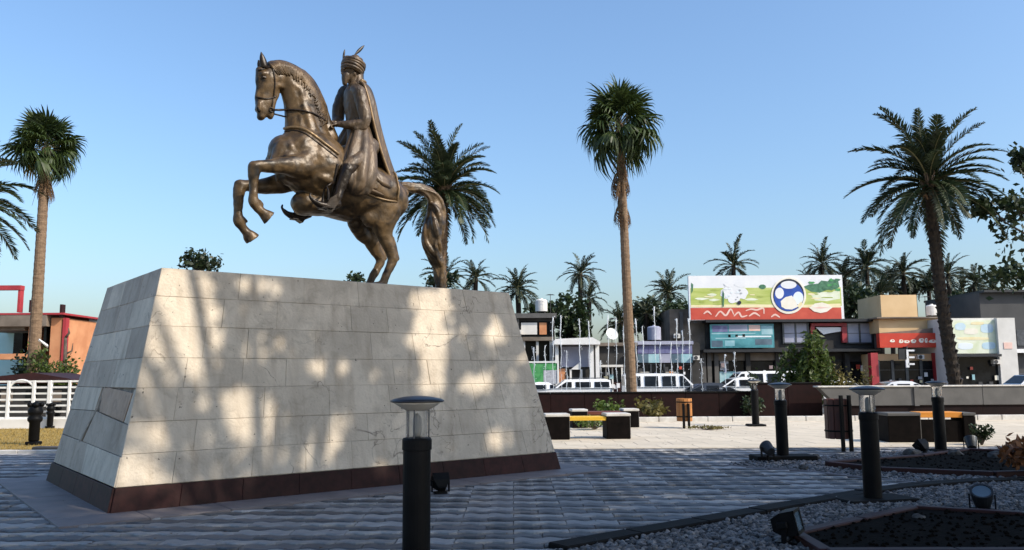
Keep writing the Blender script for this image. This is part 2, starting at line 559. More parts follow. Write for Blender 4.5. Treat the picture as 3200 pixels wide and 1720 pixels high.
# bright far paving: large smooth flags built one by one, tone varies per flag
mat('flag', (0.50, 0.435, 0.335), (0.62, 0.54, 0.425), rough=0.75, scale=2.0, rand=0.07, bump=0.1)
sheet = MB().box(-44, 59, 18.0, 32.4, -.026, -.008).build('paving_bed', 'mortar_pale', base)
MB().box(-44, 59, -24.5, 4.3, -.026, -.008).build('unseen_paving', 'flag', base)  # unseen rest of the plaza, added to bounce warm light onto the pedestal
MB().box(-44, -13.2, 4.31, 17.98, -.026, -.008).build('unseen_paving', 'flag', base)
MB().box(16.0, 59, 4.31, 17.98, -.026, -.008).build('unseen_paving', 'flag', base)
fl_me = {}
FW = 0.80
cnt = 0
far_fl = MB()
for iy in range(18):
    y0 = 18.02 + iy * FW
    if y0 + FW > 32.4:
        break
    for ix in range(-40, 46):
        x0 = ix * FW + (0.4 if iy % 2 else 0)
        sx, sy = proj((x0 + .4, y0 + .4, 0))
        dz = rng.uniform(-.002, .002)
        if -60 < sx < 3260 and cnt < 300 and y0 < 25.5:
            key = 0
            if key not in fl_me:
                fl_me[key] = MB().box(0.004, FW - .004, 0.004, FW - .004, -.02, 0, bev=.004).mesh('flagstone')
            o = link('flagstone', fl_me[key], 'flag', base, (x0, y0, dz))
            cnt += 1
        else:
            far_fl.box(x0 + .004, x0 + FW - .004, y0 + .004, y0 + FW - .004, -.02, dz)
fo = far_fl.build('flagstones', 'flag', base)
fo['kind'] = 'stuff'


# polygons of the beds at the right, measured on the ground
def gp(*pts):
    return [(G(x, y).x, G(x, y).y) for x, y in pts]


BED_FRONT = gp((1740, 1716), (2365, 1603), (2694, 1545), (2867, 1522), (3060, 1508), (3330, 1500), (3500, 1740), (1700, 1745))
BED_BACK = gp((2262, 1455), (2360, 1437), (2520, 1432), (2700, 1417), (2860, 1409), (3330, 1404), (3330, 1482), (3100, 1500), (2880, 1512), (2700, 1494), (2530, 1474))
SOIL_BACK = gp((2587, 1459), (2694, 1449), (2879, 1436), (3023, 1416), (3147, 1421), (3330, 1432), (3330, 1488), (3105, 1492), (2756, 1477))
SOIL_FRONT = gp((2488, 1683), (2858, 1600), (3200, 1622), (3400, 1640), (3400, 1740), (2585, 1742))
# border strip round the pedestal
BW = 0.62
bord = MB()
o4 = [ped(-BW, -BW, 0), ped(PL + BW, -BW, 0), ped(PL + BW, PW + BW, 0), ped(-BW, PW + BW, 0)]
BORDER = [(p.x, p.y) for p in o4]
bs = []
k = 0
for (a0, a1, b0, b1) in ((-BW, PL + BW, -BW, 0.02), (-BW, 0.02, 0.02, PW - .02), (PL - .02, PL + BW, 0.02, PW - .02), (-BW, PL + BW, PW - .02, PW + BW)):
    alongu = (a1 - a0) > (b1 - b0)
    n = max(1, round((a1 - a0 if alongu else b1 - b0) / 0.95))
    for i in range(n):
        mb = MB()
        if alongu:
            x0, x1, y0, y1 = a0 + (a1 - a0) * i / n + .003, a0 + (a1 - a0) * (i + 1) / n - .003, b0, b1
        else:
            x0, x1, y0, y1 = a0, a1, b0 + (b1 - b0) * i / n + .003, b0 + (b1 - b0) * (i + 1) / n - .003
        mb.box(x0, x1, y0, y1, -.03, .022 + rng.uniform(0, .003), bev=.004)
        mb.build('border_slab', 'paving_border', base, (PA.x, PA.y, 0), PHI)

# wavy interlocking pavers
PX, PY, AMP = 0.56, 0.235, 0.040
NX = 14


def paver_mesh(seed):
    r = random.Random(seed)
    gap, ch = .007, .020
    def outline(inset):
        pts = []
        for j in range(NX + 1):
            x = .003 + inset * .3 + (PX - .006 - inset * .6) * j / NX
            pts.append((x, gap + inset + AMP * math.sin(4 * PI * x / PX)))
        for j in range(NX, -1, -1):
            x = .003 + inset * .3 + (PX - .006 - inset * .6) * j / NX
            pts.append((x, PY - gap - inset + AMP * math.sin(4 * PI * x / PX)))
        return pts
    a, b = outline(0), outline(ch)
    tl, tx = r.uniform(-.016, .002), r.uniform(-.0015, .0015)
    def tz(p):
        return tl * (p[1] / PY - .5) * 2 + tx * (p[0] / PX - .5) * 2
    rings = [[(p[0], p[1], -.03) for p in a], [(p[0], p[1], tz(p) - .012) for p in a], [(p[0], p[1], tz(p)) for p in b]]
    mb = MB().loft(rings, False, False)
    n0 = 2 * len(a)
    f = []
    m_ = NX + 1
    for j in range(NX):
        f.append((n0 + j, n0 + j + 1, n0 + 2 * m_ - 2 - j, n0 + 2 * m_ - 1 - j))
    mb.f += f
    return mb.mesh('paver')


pv_meshes = [paver_mesh(i) for i in range(10)]
for i_, m_ in enumerate(pv_meshes):
    m_.materials.append(M['paving_stone' if i_ < 5 else 'paving_dark'])
cands = []
for iy in range(int(4.5 / PY), int(18.0 / PY)):
    y0 = iy * PY
    for ix in range(-40, 44):
        x0 = ix * PX + (PX / 2 if iy % 2 else 0)
        cx, cy = x0 + PX / 2, y0 + PY / 2
        sx, sy = proj((cx, cy, 0))
        if not (-120 < sx < 3320 and sy < 1790):
            continue
        if y0 + PY > 17.98:
            continue
        if inpoly(cx, cy, BED_FRONT) or inpoly(cx, cy, BED_BACK):
            continue
        if all(inpoly(ox, oy, BORDER) for ox, oy in ((x0, y0), (x0 + PX, y0), (x0, y0 + PY), (x0 + PX, y0 + PY))):
            continue
        cands.append((sy, sx, x0, y0, iy % 2))
inview = [c for c in cands if 0 <= c[1] <= 3200 and c[0] < 1716]
inview.sort(reverse=True)
single = set((c[2], c[3]) for c in inview[:300])
pf_v, pf_f, pf_m = [], [], []
cache = {}
for k, me in enumerate(pv_meshes):
    cache[k] = (np.array([v.co[:] for v in me.vertices]), [tuple(p.vertices) for p in me.polygons])
nv = 0
for c in cands:
    k = random.randrange(5) + (5 if c[4] else 0)
    dz = random.uniform(-.004, .004)
    if (c[2], c[3]) in single:
        link('paver', pv_meshes[k], None, base, (c[2], c[3], dz))
    else:
        v, f = cache[k]
        pf_v.append(v + np.array([c[2], c[3], dz]))
        pf_f += [tuple(i + nv for i in q) for q in f]
        nv += len(v)
        pf_m += [c[4]] * len(f)
# the material of the joined field varies its tone paver by paver
def island(nm):
    pm = M[nm].copy()
    pm.name = nm + '_field'
    nt = pm.node_tree
    mr = [n for n in nt.nodes if n.type == 'MAP_RANGE'][0]
    ge = nt.nodes.new('ShaderNodeNewGeometry')
    nt.links.new(ge.outputs['Random Per Island'], mr.inputs[0])
    return pm


pvo = link('pavers', np_mesh('pavers', np.concatenate(pf_v), pf_f), island('paving_stone'), base)
pvo.data.materials.append(island('paving_dark'))
pvo.data.polygons.foreach_set('material_index', pf_m)
pvo['kind'] = 'stuff'


def strip(name, pts, w, z0, z1, m, parent, seg=0.9, closed=False):
    """kerb stones along a polyline"""
    P = [Vector((p[0], p[1], 0)) for p in pts]
    if closed:
        P.append(P[0])
    for a, b in zip(P[:-1], P[1:]):
        Lg = (b - a).length
        n = max(1, round(Lg / seg))
        ang = math.atan2(b.y - a.y, b.x - a.x)
        for i in range(n):
            mb = MB().box(.003, Lg / n - .003, -w / 2, w / 2, z0, z1 + random.uniform(-.004, .004), bev=.012)
            p = a + (b - a) * (i / n)
            mb.build(name, m, parent, (p.x, p.y, 0), ang)


# gravel beds
def bed(poly, soil, name, label, hgt):
    b = MB().prism(poly if area(poly) > 0 else poly[::-1], -.03, -.012).build(name, 'gravel_bed')
    tag(b, label, kind='structure')
    return b


def area(p):
    return sum(p[i][0] * p[(i + 1) % len(p)][1] - p[(i + 1) % len(p)][0] * p[i][1] for i in range(len(p))) / 2


bf = bed(BED_FRONT, SOIL_FRONT, 'gravel_bed', 'gravel bed with a black kerb in the right foreground', 0)
bb = bed(BED_BACK, SOIL_BACK, 'gravel_bed', 'narrow gravel bed behind the second bollard lamp', 0)
strip('kerb', BED_FRONT[:6], .26, -.03, .045, 'kerb_black', bf)
strip('kerb', [BED_BACK[i] for i in (6, 7, 8, 9, 10, 0)], .07, -.03, .014, 'paving_border', bb)

ico = bmesh.new()
bmesh.ops.create_icosphere(ico, subdivisions=1, radius=1.0)
ico_v = np.array([v.co[:] for v in ico.verts])
ico_f = np.array([[v.index for v in f.verts] for f in ico.faces])
ico.free()


def pebbles(poly, avoid, n, r0, r1, name, parent, m):
    xs = [p[0] for p in poly]
    ys = [p[1] for p in poly]
    V, F = [], []
    k = 0
    tries = 0
    while k < n and tries < n * 6:
        tries += 1
        x, y = rng.uniform(min(xs), max(xs)), rng.uniform(min(ys), max(ys))
        if not inpoly(x, y, poly) or inpoly(x, y, avoid):
            continue
        sx, sy = proj((x, y, 0))
        if sx > 3260 or sy > 1760:
            continue
        r = rng.uniform(r0, r1)
        s = rng.uniform(.6, 1.2, 3) * r
        s[2] *= .75
        a = rng.uniform(0, 6.28)
        w = ico_v * (1 + rng.uniform(-.22, .22, (len(ico_v), 1))) * s
        ca, sa = math.cos(a), math.sin(a)
        w = np.stack([w[:, 0] * ca - w[:, 1] * sa + x, w[:, 0] * sa + w[:, 1] * ca + y, w[:, 2] + rng.uniform(-.012, .012)], 1)
        V.append(w)
        F.append(ico_f + k * len(ico_v))
        k += 1
    o = link(name, np_mesh(name, np.concatenate(V), np.concatenate(F).tolist()), m, parent)
    o['kind'] = 'stuff'
    return o


gm = M['gravel'].copy()
gm.name = 'gravel_stone'
nt = gm.node_tree
rp = [n for n in nt.nodes if n.type == 'VALTORGB'][0]
ge = nt.nodes.new('ShaderNodeNewGeometry')
nt.links.new(ge.outputs['Random Per Island'], rp.inputs[0])
rp.color_ramp.elements[0].position = 0.0
rp.color_ramp.elements[1].position = 1.0
pebbles(BED_FRONT, SOIL_FRONT, 9000, .016, .042, 'pebbles', bf, gm)
pebbles(BED_BACK, SOIL_BACK, 4500, .018, .045, 'pebbles', bb, gm)


def soilbed(poly, name, label, hk):
    if area(poly) < 0:
        poly = poly[::-1]
    xs = [p[0] for p in poly]
    ys = [p[1] for p in poly]
    t = tag(MB().prism(poly, -.02, hk * .6).build(name, 'soil'), label, kind='structure')
    strip('kerb', poly, .13, -.02, hk, 'maroon_paint', t, seg=1.2, closed=True)
    # clods
    V, F = [], []
    k = 0
    for _ in range(700):
        x, y = rng.uniform(min(xs), max(xs)), rng.uniform(min(ys), max(ys))
        if not inpoly(x, y, poly):
            continue
        r = rng.uniform(.006, .028)
        w = ico_v * (1 + rng.uniform(-.3, .3, (len(ico_v), 1))) * r + np.array([x, y, hk * .6])
        V.append(w)
        F.append(ico_f + k * len(ico_v))
        k += 1
    c = link('clods', np_mesh('clods', np.concatenate(V), np.concatenate(F).tolist()), 'soil', t)
    c['kind'] = 'stuff'
    return t


soilbed(SOIL_FRONT, 'planting_bed', 'dark soil bed with maroon kerb in the right corner', .07)
soilbed(SOIL_BACK, 'planting_bed', 'long dark soil bed behind the second bollard lamp', .09)

# dry lawn at the left with its white kerb
LAWN = [(G(-260, 1414).x, 17.7), (G(230, 1414).x + .6, 17.7), (-8.3, 26.0), (-26.0, 26.0)]
lw = tag(MB().prism(LAWN, -.02, .02).build('lawn', 'dry_lawn'), 'yellow dry lawn at the left edge', kind='structure')
strip('kerb', [(LAWN[0][0], 17.6), (LAWN[1][0], 17.6)], .16, -.03, .07, 'kerb_white', lw)
gv = []
for _ in range(14000):
    x, y = rng.uniform(-16, -8.5), rng.uniform(17.8, 25.9)
    if not inpoly(x, y, LAWN):
        continue
    h = rng.uniform(.02, .06)
    a = rng.uniform(0, PI)
    dx, dy = math.cos(a) * .008, math.sin(a) * .008
    lx, ly = rng.uniform(-.02, .02, 2)
    gv += [(x - dx, y - dy, .02), (x + dx, y + dy, .02), (x + lx, y + ly, .02 + h)]
gr = link('grass', quads_mesh('grass', np.array(gv), 3), 'dry_lawn')
tag(gr, 'short yellow grass blades on the left lawn', 'grass', kind='stuff')

# ------------------------------------------------------------------ pedestal of stone slabs
pedestal = thing('pedestal', 'tapered pale limestone pedestal with maroon granite foot under the horse', 'pedestal', PO)
PED_OFF = PO


def face_corners(face, h0, h1):
    """corner points (left, right at h0; left, right at h1) of a face of the truncated pyramid"""
    def c(i, h):
        e = h / PH
        pts = [(PIL * e, PIF * e), (PL - PIR * e, PIF * e), (PL - PIR * e, PW - PIF * e), (PIL * e, PW - PIF * e)]
        return ped(pts[i][0], pts[i][1], h)
    i, j = {'front': (0, 1), 'right': (1, 2), 'back': (2, 3), 'left': (3, 0)}[face]
    return c(i, h0), c(j, h0), c(i, h1), c(j, h1)


def slab(q, depth, proud, gap, name, m, parent, chip=0.0):
    """q: four corners (bl, br, tr, tl) in the world; builds a chamfered slab"""
    q = [Vector(p) for p in q]
    n = (q[1] - q[0]).cross(q[3] - q[0]).normalized()
    c = sum(q, Vector()) / len(q)
    k = len(q)
    ch = .005
    def inset(d):
        out = []
        for i in range(k):
            p = q[i]
            e1 = (q[(i + 1) % k] - p).normalized()
            e0 = (q[i - 1] - p).normalized()
            sn = max(.35, e1.cross(e0).length)
            out.append(p + (e1 + e0) * (d / sn))
        return out
    tilt = [random.uniform(-chip, chip) for _ in range(k)]
    a = inset(gap)
    b = inset(gap + ch)
    rings = [[p - n * depth - PED_OFF for p in a], [p + n * (proud - ch * .7) - PED_OFF for p in a], [p + n * (proud + tilt[i]) - PED_OFF for i, p in enumerate(b)]]
    mb = MB().loft(rings, False, True)
    return mb.build(name, m, parent)


core = MB()
rings = []
for h, ins in ((0, .03), (PH - .004, .03)):
    e = h / PH
    rings.append([ped(PIL * e + ins, PIF * e + ins, h) - PO, ped(PL - PIR * e - ins, PIF * e + ins, h) - PO, ped(PL - PIR * e - ins, PW - PIF * e - ins, h) - PO, ped(PIL * e + ins, PW - PIF * e - ins, h) - PO])
core.loft(rings)
core.build('core', 'mortar', pedestal)

random.seed(11)
for face in ('front', 'left', 'right', 'back'):
    # maroon foot
    bl, br, tl, tr = face_corners(face, 0.0, PHP)
    n = {'front': 9, 'left': 4, 'right': 4, 'back': 7}[face]
    for i in range(n):
        s0, s1 = i / n, (i + 1) / n
        slab([bl.lerp(br, s0), bl.lerp(br, s1), tl.lerp(tr, s1), tl.lerp(tr, s0)], .05, .026 if 0 < i < n - 1 else .0262, .0015, 'plinth_slab', 'maroon_granite', pedestal)
    # courses of stone
    if face in ('front', 'left'):
        hs_ = [PHP + .006, .66, 1.03, 1.43, 1.80, 2.20, 2.58, PH]
    else:
        hs_ = [PHP + .006, 1.03, 1.80, PH]
    for r in range(len(hs_) - 1):
        bl, br, tl, tr = face_corners(face, hs_[r], hs_[r + 1])
        Lg = (br - bl).length
        cuts = [0.0]
        first = True
        while True:
            w = random.uniform(.55, 1.15) if face == 'front' else random.uniform(.6, 1.1)
            if first:
                w *= random.choice((.55, .8, 1.0))
                first = False
            nx = cuts[-1] + w / Lg
            if nx > 1 - .4 / Lg:
                break
            cuts.append(nx)
        cuts.append(1.0)
        if face == 'left' and r < 3:
            continue
        for i in range(len(cuts) - 1):
            s0, s1 = cuts[i], cuts[i + 1]
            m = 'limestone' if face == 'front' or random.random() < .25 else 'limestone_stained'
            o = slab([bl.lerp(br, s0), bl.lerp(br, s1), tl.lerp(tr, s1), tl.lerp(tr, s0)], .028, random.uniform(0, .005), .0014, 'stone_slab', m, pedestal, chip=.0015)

# broken and patched stones low on the left face
bl, br, tl, tr = face_corners('left', PHP + .006, 1.43)


def lf(s, t):
    return bl.lerp(br, s).lerp(tl.lerp(tr, s), t)


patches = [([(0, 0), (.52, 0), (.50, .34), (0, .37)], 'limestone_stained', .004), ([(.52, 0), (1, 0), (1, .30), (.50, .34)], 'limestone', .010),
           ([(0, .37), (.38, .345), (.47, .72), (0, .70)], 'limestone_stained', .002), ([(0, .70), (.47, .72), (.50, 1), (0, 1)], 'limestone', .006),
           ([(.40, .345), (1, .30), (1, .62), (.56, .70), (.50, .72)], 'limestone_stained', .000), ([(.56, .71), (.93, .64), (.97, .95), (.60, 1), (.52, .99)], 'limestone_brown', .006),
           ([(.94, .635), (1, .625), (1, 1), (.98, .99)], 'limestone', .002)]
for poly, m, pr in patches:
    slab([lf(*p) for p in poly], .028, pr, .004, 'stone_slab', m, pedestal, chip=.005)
vein = MB()
vein.tube([lf(.36, .33) - PO, lf(.42, .52) - PO, lf(.50, .74) - PO, lf(.53, 1.0) - PO], [.012, .02, .016, .01], n=6)
vein.build('mortar_seam', 'mortar_pale', pedestal)
# small repaired stone higher up
bl2, br2, tl2, tr2 = face_corners('left', 1.43, 1.80)
# cap flags on the top
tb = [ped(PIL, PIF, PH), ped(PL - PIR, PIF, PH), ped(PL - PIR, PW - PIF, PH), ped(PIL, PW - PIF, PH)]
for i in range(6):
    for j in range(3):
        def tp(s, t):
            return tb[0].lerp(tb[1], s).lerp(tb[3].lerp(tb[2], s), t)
        slab([tp(i / 6, j / 3), tp((i + 1) / 6, j / 3), tp((i + 1) / 6, (j + 1) / 3), tp(i / 6, (j + 1) / 3)], .02, .0, .002, 'cap_slab', 'concrete_grey', pedestal)  # unseen top kept dark grey so less light bounces onto the bronze
# pale seam stones along the near left corner
e0, e1 = ped(PIL * PHP / PH, PIF * PHP / PH, PHP) - PO, ped(PIL, PIF, PH) - PO

# ------------------------------------------------------------------ bronze horse and rider
KC = 800 / 1351.0
SXF = 0.0


def P(cx, cy, w=0.0):
    """point of the statue seen at (cx, cy), w metres off the pedestal's centre plane towards the viewer; statue frame"""
    d = ray(700 + KC * cx, 100 + KC * cy)
    t = (w - (CAMP - PO).dot(PN)) / d.dot(PN)
    X = CAMP + d * t - PO
    return Vector((X.dot(PU), X.dot(PV), X.z - PH))


def crom(p, n):
    """Catmull-Rom through rows of p"""
    p = np.asarray(p, float)
    q = np.vstack([2 * p[0] - p[1], p, 2 * p[-1] - p[-2]])
    out = []
    for i in range(1, len(q) - 2):
        for j in range(n):
            t = j / n
            a, b, c, d = q[i - 1], q[i], q[i + 1], q[i + 2]
            out.append(.5 * ((2 * b) + (c - a) * t + (2 * a - 5 * b + 4 * c - d) * t * t + (3 * b - a - 3 * c + d) * t ** 3))
    out.append(p[-1])
    return np.array(out)


def limb(mb, pts, n=16, sub=5, fold=None, flat0=False, flat1=False, mirror=False):
    """pts: (cx, cy, w, r_in_plane, r_sideways) or 3-D (Vector, r1, r2); elliptical tube with round ends"""
    rows = []
    for p in pts:
        if isinstance(p[0], Vector):
            rows.append(list(p[0]) + [p[1], p[2]])
        else:
            rows.append(list(P(p[0], p[1], p[2])) + [p[3], p[4] if len(p) > 4 else p[3]])
    rows = crom(rows, sub)
    if mirror:
        rows = rows.copy()
        rows[:, 1] *= -1
    rings = []
    def ring(c, t, r1, r2, k):
        side = Vector((0, 1, 0))
        side = (side - t * side.dot(t))
        if side.length < .15:
            side = Vector((0, 0, 1)) - t * t.z
        side.normalize()
        up = t.cross(side)
        out = []
        for j in range(n):
            a = 2 * PI * j / n
            f = 1.0 if fold is None else fold(a, k)
            out.append(c + up * math.cos(a) * r1 * f + side * math.sin(a) * r2 * f)
        return out
    m = len(rows)
    T = []
    for i in range(m):
        t = Vector(rows[min(i + 1, m - 1)][:3] - rows[max(i - 1, 0)][:3])
        T.append(t.normalized())
    c0, r10, r20 = Vector(rows[0][:3]), rows[0][3], rows[0][4]
    if not flat0:
        for th in (80, 60, 35, 15):
            rings.append(ring(c0 - T[0] * min(r10, r20) * math.sin(R(th)), T[0], r10 * math.cos(R(th)), r20 * math.cos(R(th)), 0))
    for i in range(m):
        rings.append(ring(Vector(rows[i][:3]), T[i], max(rows[i][3], .004), max(rows[i][4], .004), i / (m - 1)))
    c1, r11, r21 = Vector(rows[-1][:3]), rows[-1][3], rows[-1][4]
    if not flat1:
        for th in (15, 35, 60, 80):
            rings.append(ring(c1 + T[-1] * min(r11, r21) * math.sin(R(th)), T[-1], r11 * math.cos(R(th)), r21 * math.cos(R(th)), 1))
    mb.loft(rings)
    return mb


def fuse(mb, name, voxel, smooth, m, parent, passes=.5):
    """closed shells -> one skin"""
    o = link('tmp', mb.mesh('tmp'))
    md = o.modifiers.new('r', 'REMESH')
    md.mode = 'VOXEL'
    md.voxel_size = voxel
    md.use_smooth_shade = True
    sm = o.modifiers.new('s', 'SMOOTH')
    sm.factor = passes
    sm.iterations = smooth
    dg = bpy.context.evaluated_depsgraph_get()
    me = bpy.data.meshes.new_from_object(o.evaluated_get(dg))
    me.name = name
    bpy.data.objects.remove(o)
    me.materials.clear()
    o = link(name, me, m, parent)
    me.polygons.foreach_set('use_smooth', [True] * len(me.polygons))
    return o


statue = thing('equestrian_statue', 'bronze statue of a turbaned rider on a rearing horse', 'statue', PO + Vector((0, 0, PH)), PHI)

u = 0.00310                                                    # metres per drawing unit
hb = MB()
# trunk
limb(hb, [(400, 640, 0, .50, .40), (470, 700, 0, .56, .47), (570, 785, 0, .52, .47), (680, 850, 0, .47, .46), (780, 885, 0, .42, .44), (850, 890, 0, .40, .42)], n=28)
limb(hb, [(330, 640, 0, .30, .34), (380, 690, 0, .42, .40)], n=20)                       # breast
limb(hb, [(296, 690, .17, .17, .15), (330, 620, .16, .2, .15)], n=14)
limb(hb, [(270, 700, -.17, .17, .15), (305, 630, -.16, .2, .15)], n=14)
# neck
limb(hb, [(470, 660, 0, .46, .32), (440, 560, 0, .40, .26), (430, 470, 0, .35, .21), (412, 370, 0, .33, .185), (375, 285, 0, .30, .165), (320, 225, 0, .215, .15), (275, 205, 0, .15, .13)], n=24)
limb(hb, [(560, 560, 0, .14, .12), (530, 450, 0, .10, .08), (500, 350, 0, .09, .065), (455, 265, 0, .085, .055), (390, 205, 0, .075, .05), (310, 170, 0, .055, .05), (250, 168, 0, .05, .05)], n=14)   # crest
# head
limb(hb, [(262, 205, 0, .155, .145), (245, 255, 0, .205, .145), (232, 300, 0, .185, .125), (220, 345, 0, .150, .105), (210, 390, 0, .125, .098), (203, 425, 0, .105, .095), (196, 446, 0, .07, .08)], n=20)
limb(hb, [(296, 235, .07, .105, .07), (288, 285, .075, .09, .05)], n=14)               # cheek
limb(hb, [(284, 235, -.07, .105, .07), (276, 285, -.075, .09, .05)], n=14)
limb(hb, [(275, 320, 0, .06, .07), (255, 380, 0, .055, .065), (246, 430, 0, .062, .065), (243, 450, 0, .045, .055)], n=12)   # lower jaw
limb(hb, [(205, 222, .10, .035, .03), (222, 218, .105, .035, .03)], n=10)              # brow
limb(hb, [(194, 226, -.10, .035, .03), (211, 222, -.105, .035, .03)], n=10)
limb(hb, [(188, 380, .06, .05, .05), (184, 410, .065, .05, .045)], n=10)               # nostril wings
limb(hb, [(180, 384, -.06, .05, .05), (176, 414, -.065, .05, .045)], n=10)
limb(hb, [(190, 205, 0, .07, .09), (186, 260, 0, .06, .075), (181, 330, 0, .05, .06), (178, 380, 0, .045, .06)], n=12)     # bridge of the nose
# haunch and hind legs
def hind(w, dx, dy, nm):
    limb(hb, [(840 + dx, 850 + dy, w * .8, .34, .22), (845 + dx, 930 + dy, w, .33, .21), (838 + dx, 1000 + dy, w, .255, .17), (845 + dx, 1060 + dy, w, .165, .125), (865 + dx, 1120 + dy, w, .115, .09), (883 + dx, 1175 + dy, w, .095, .08), (890 + dx, 1203 + dy, w, .092, .078), (872 + dx, 1250 + dy, w, .074, .066), (848 + dx, 1300 + dy, w, .068, .062), (836 + dx, 1330 + dy, w, .080, .075)], n=18)
    limb(hb, [(890 + dx, 1090 + dy, w, .035, .035), (906 + dx, 1150 + dy, w, .035, .035), (915 + dx, 1198 + dy, w, .035, .05)], n=10)   # tendon to the hock
    # pastern and hoof stand on the stone
    h = P(836 + dx, 1330 + dy, w)
    ft = Vector((h.x - .13, h.y, .10))
    limb(hb, [(h, .078, .072), (Vector((h.x - .05, h.y, max(.14, h.z * .5))), .07, .07), (ft, .085, .085)], n=14)
    mb = MB()
    rr = []
    for z, a, b, sh in ((.0, .155, .13, -.03), (.03, .15, .127, -.025), (.10, .12, .105, .0), (.13, .10, .09, .012)):
        rr.append([Vector((ft.x + sh + a * math.cos(2 * PI * j / 14), ft.y + b * math.sin(2 * PI * j / 14), z + .002)) for j in range(14)])
    hb.loft(rr)
hind(.23, 0, 0, 'near')
limb(hb, [(800, 860, -.18, .34, .22), (775, 950, -.22, .32, .21), (762, 1030, -.23, .25, .17), (778, 1095, -.23, .165, .12), (803, 1155, -.23, .11, .088), (826, 1203, -.23, .088, .076), (808, 1250, -.23, .072, .065), (782, 1292, -.23, .070, .062)], n=18)
limb(hb, [(815, 1090, -.23, .035, .035), (842, 1160, -.23, .033, .035), (852, 1198, -.23, .034, .05)], n=10)
h_ = P(782, 1292, -.23)
f_ = Vector((h_.x - .15, h_.y, .10))
limb(hb, [(h_, .072, .066), (Vector((h_.x - .08, h_.y, max(.16, h_.z * .5))), .068, .068), (f_, .085, .085)], n=14)
hb.loft([[Vector((f_.x + sh + a * math.cos(2 * PI * j / 14), f_.y + b * math.sin(2 * PI * j / 14), z + .002)) for j in range(14)] for z, a, b, sh in ((.0, .155, .13, -.03), (.03, .15, .127, -.025), (.10, .12, .105, .0), (.13, .10, .09, .012))])
limb(hb, [(765, 985, .20, .16, .14), (800, 960, .22, .22, .16), (840, 900, .2, .28, .2)], n=16)          # stifle
limb(hb, [(760, 1020, -.20, .17, .14), (800, 960, -.22, .22, .16)], n=16)
limb(hb, [(690, 1010, -.12, .13, .14), (730, 1070, -.18, .13, .12), (770, 1100, -.22, .11, .09)], n=12)   # far stifle
limb(hb, [(930, 850, 0, .15, .17), (880, 840, 0, .22, .30)], n=16)                      # buttock
# near foreleg
limb(hb, [(480, 620, .26, .20, .13), (445, 690, .31, .22, .15), (395, 712, .33, .20, .14), (320, 705, .34, .145, .12), (245, 707, .34, .108, .095), (190, 708, .34, .09, .085), (165, 715, .34, .092, .085)], n=18)
limb(hb, [(160, 712, .34, .105, .088), (158, 750, .34, .094, .085), (157, 800, .34, .070, .066), (155, 860, .34, .066, .064), (158, 897, .34, .086, .078), (176, 930, .34, .07, .068), (205, 955, .34, .073, .072)], n=16)
limb(hb, [(186, 896, .34, .04, .045), (200, 912, .34, .03, .03)], n=8)
# far foreleg
limb(hb, [(400, 770, -.25, .20, .15), (300, 800, -.32, .17, .13), (200, 815, -.34, .125, .105), (130, 812, -.34, .098, .092), (100, 812, -.34, .098, .092)], n=18)
limb(hb, [(88, 808, -.34, .105, .088), (80, 845, -.34, .097, .086), (76, 900, -.34, .076, .07), (74, 955, -.34, .073, .068), (77, 992, -.34, .092, .08), (98, 1030, -.34, .074, .07), (118, 1055, -.34, .077, .074)], n=16)
limb(hb, [(100, 985, -.34, .04, .045), (120, 1000, -.34, .028, .03)], n=8)
def hoof(p0, p1, w):
    a, b = P(*p0, w), P(*p1, w)
    limb(hb, [(a, .072, .075), (a.lerp(b, .5), .105, .10), (b, .125, .115)], n=16, flat1=True)
hoof((205, 955), (240, 985), .34)
hoof((118, 1055), (152, 1098), -.34)
# muscles
limb(hb, [(500, 600, .27, .11, .07), (450, 660, .34, .12, .08), (410, 700, .36, .10, .07)], n=12)
limb(hb, [(390, 640, .26, .14, .10), (330, 668, .27, .11, .08)], n=12)
limb(hb, [(560, 700, .36, .16, .08), (540, 780, .38, .18, .08)], n=12)
limb(hb, [(880, 880, .30, .17, .08), (850, 960, .33, .13, .07)], n=12)
limb(hb, [(400, 300, .13, .07, .05), (430, 400, .17, .08, .05), (470, 520, .23, .09, .05)], n=12)
limb(hb, [(420, 905, 0, .2, .25), (540, 925, 0, .16, .28), (660, 960, 0, .14, .24)], n=16)      # belly
from mathutils import noise as mnoise


def weather(o, amp, sc):
    """uneven hand-worked surface"""
    me = o.data
    n_ = [v.normal.copy() for v in me.vertices]
    for v, nn in zip(me.vertices, n_):
        q = v.co * sc
        v.co += nn * amp * (mnoise.noise(q) + .5 * mnoise.noise(q * 2.3))
    me.update()


horse = fuse(hb, 'horse', .017, 4, 'bronze', statue)
weather(horse, .012, 5.5)

bvh = BVHTree.FromPolygons([v.co[:] for v in horse.data.vertices], [tuple(p.vertices) for p in horse.data.polygons])
_inv = Matrix.Rotation(-PHI, 3, 'Z')
_eye = _inv @ (CAMP - PO - Vector((0, 0, PH)))


def on_horse(cx, cy, lift=.01):
    """where the sight line through (cx, cy) meets the horse; None when it misses"""
    d = _inv @ ray(700 + KC * cx, 100 + KC * cy)
    h = bvh.ray_cast(_eye, d)
    if h[0] is None:
        return None
    return h[0] + h[1] * lift


def strap(name, pts, r, m='bronze_dark', lift=.008, n=8, dense=14, parent=None):
    q = crom([(p[0], p[1]) for p in pts], dense)
    out = [on_horse(a, b, lift) for a, b in q]
    out = [p for p in out if p is not None]
    if len(out) < 3:
        return None
    o = MB().tube(out, r, n=n).build(name, m, parent or statue, smooth=True)
    return o


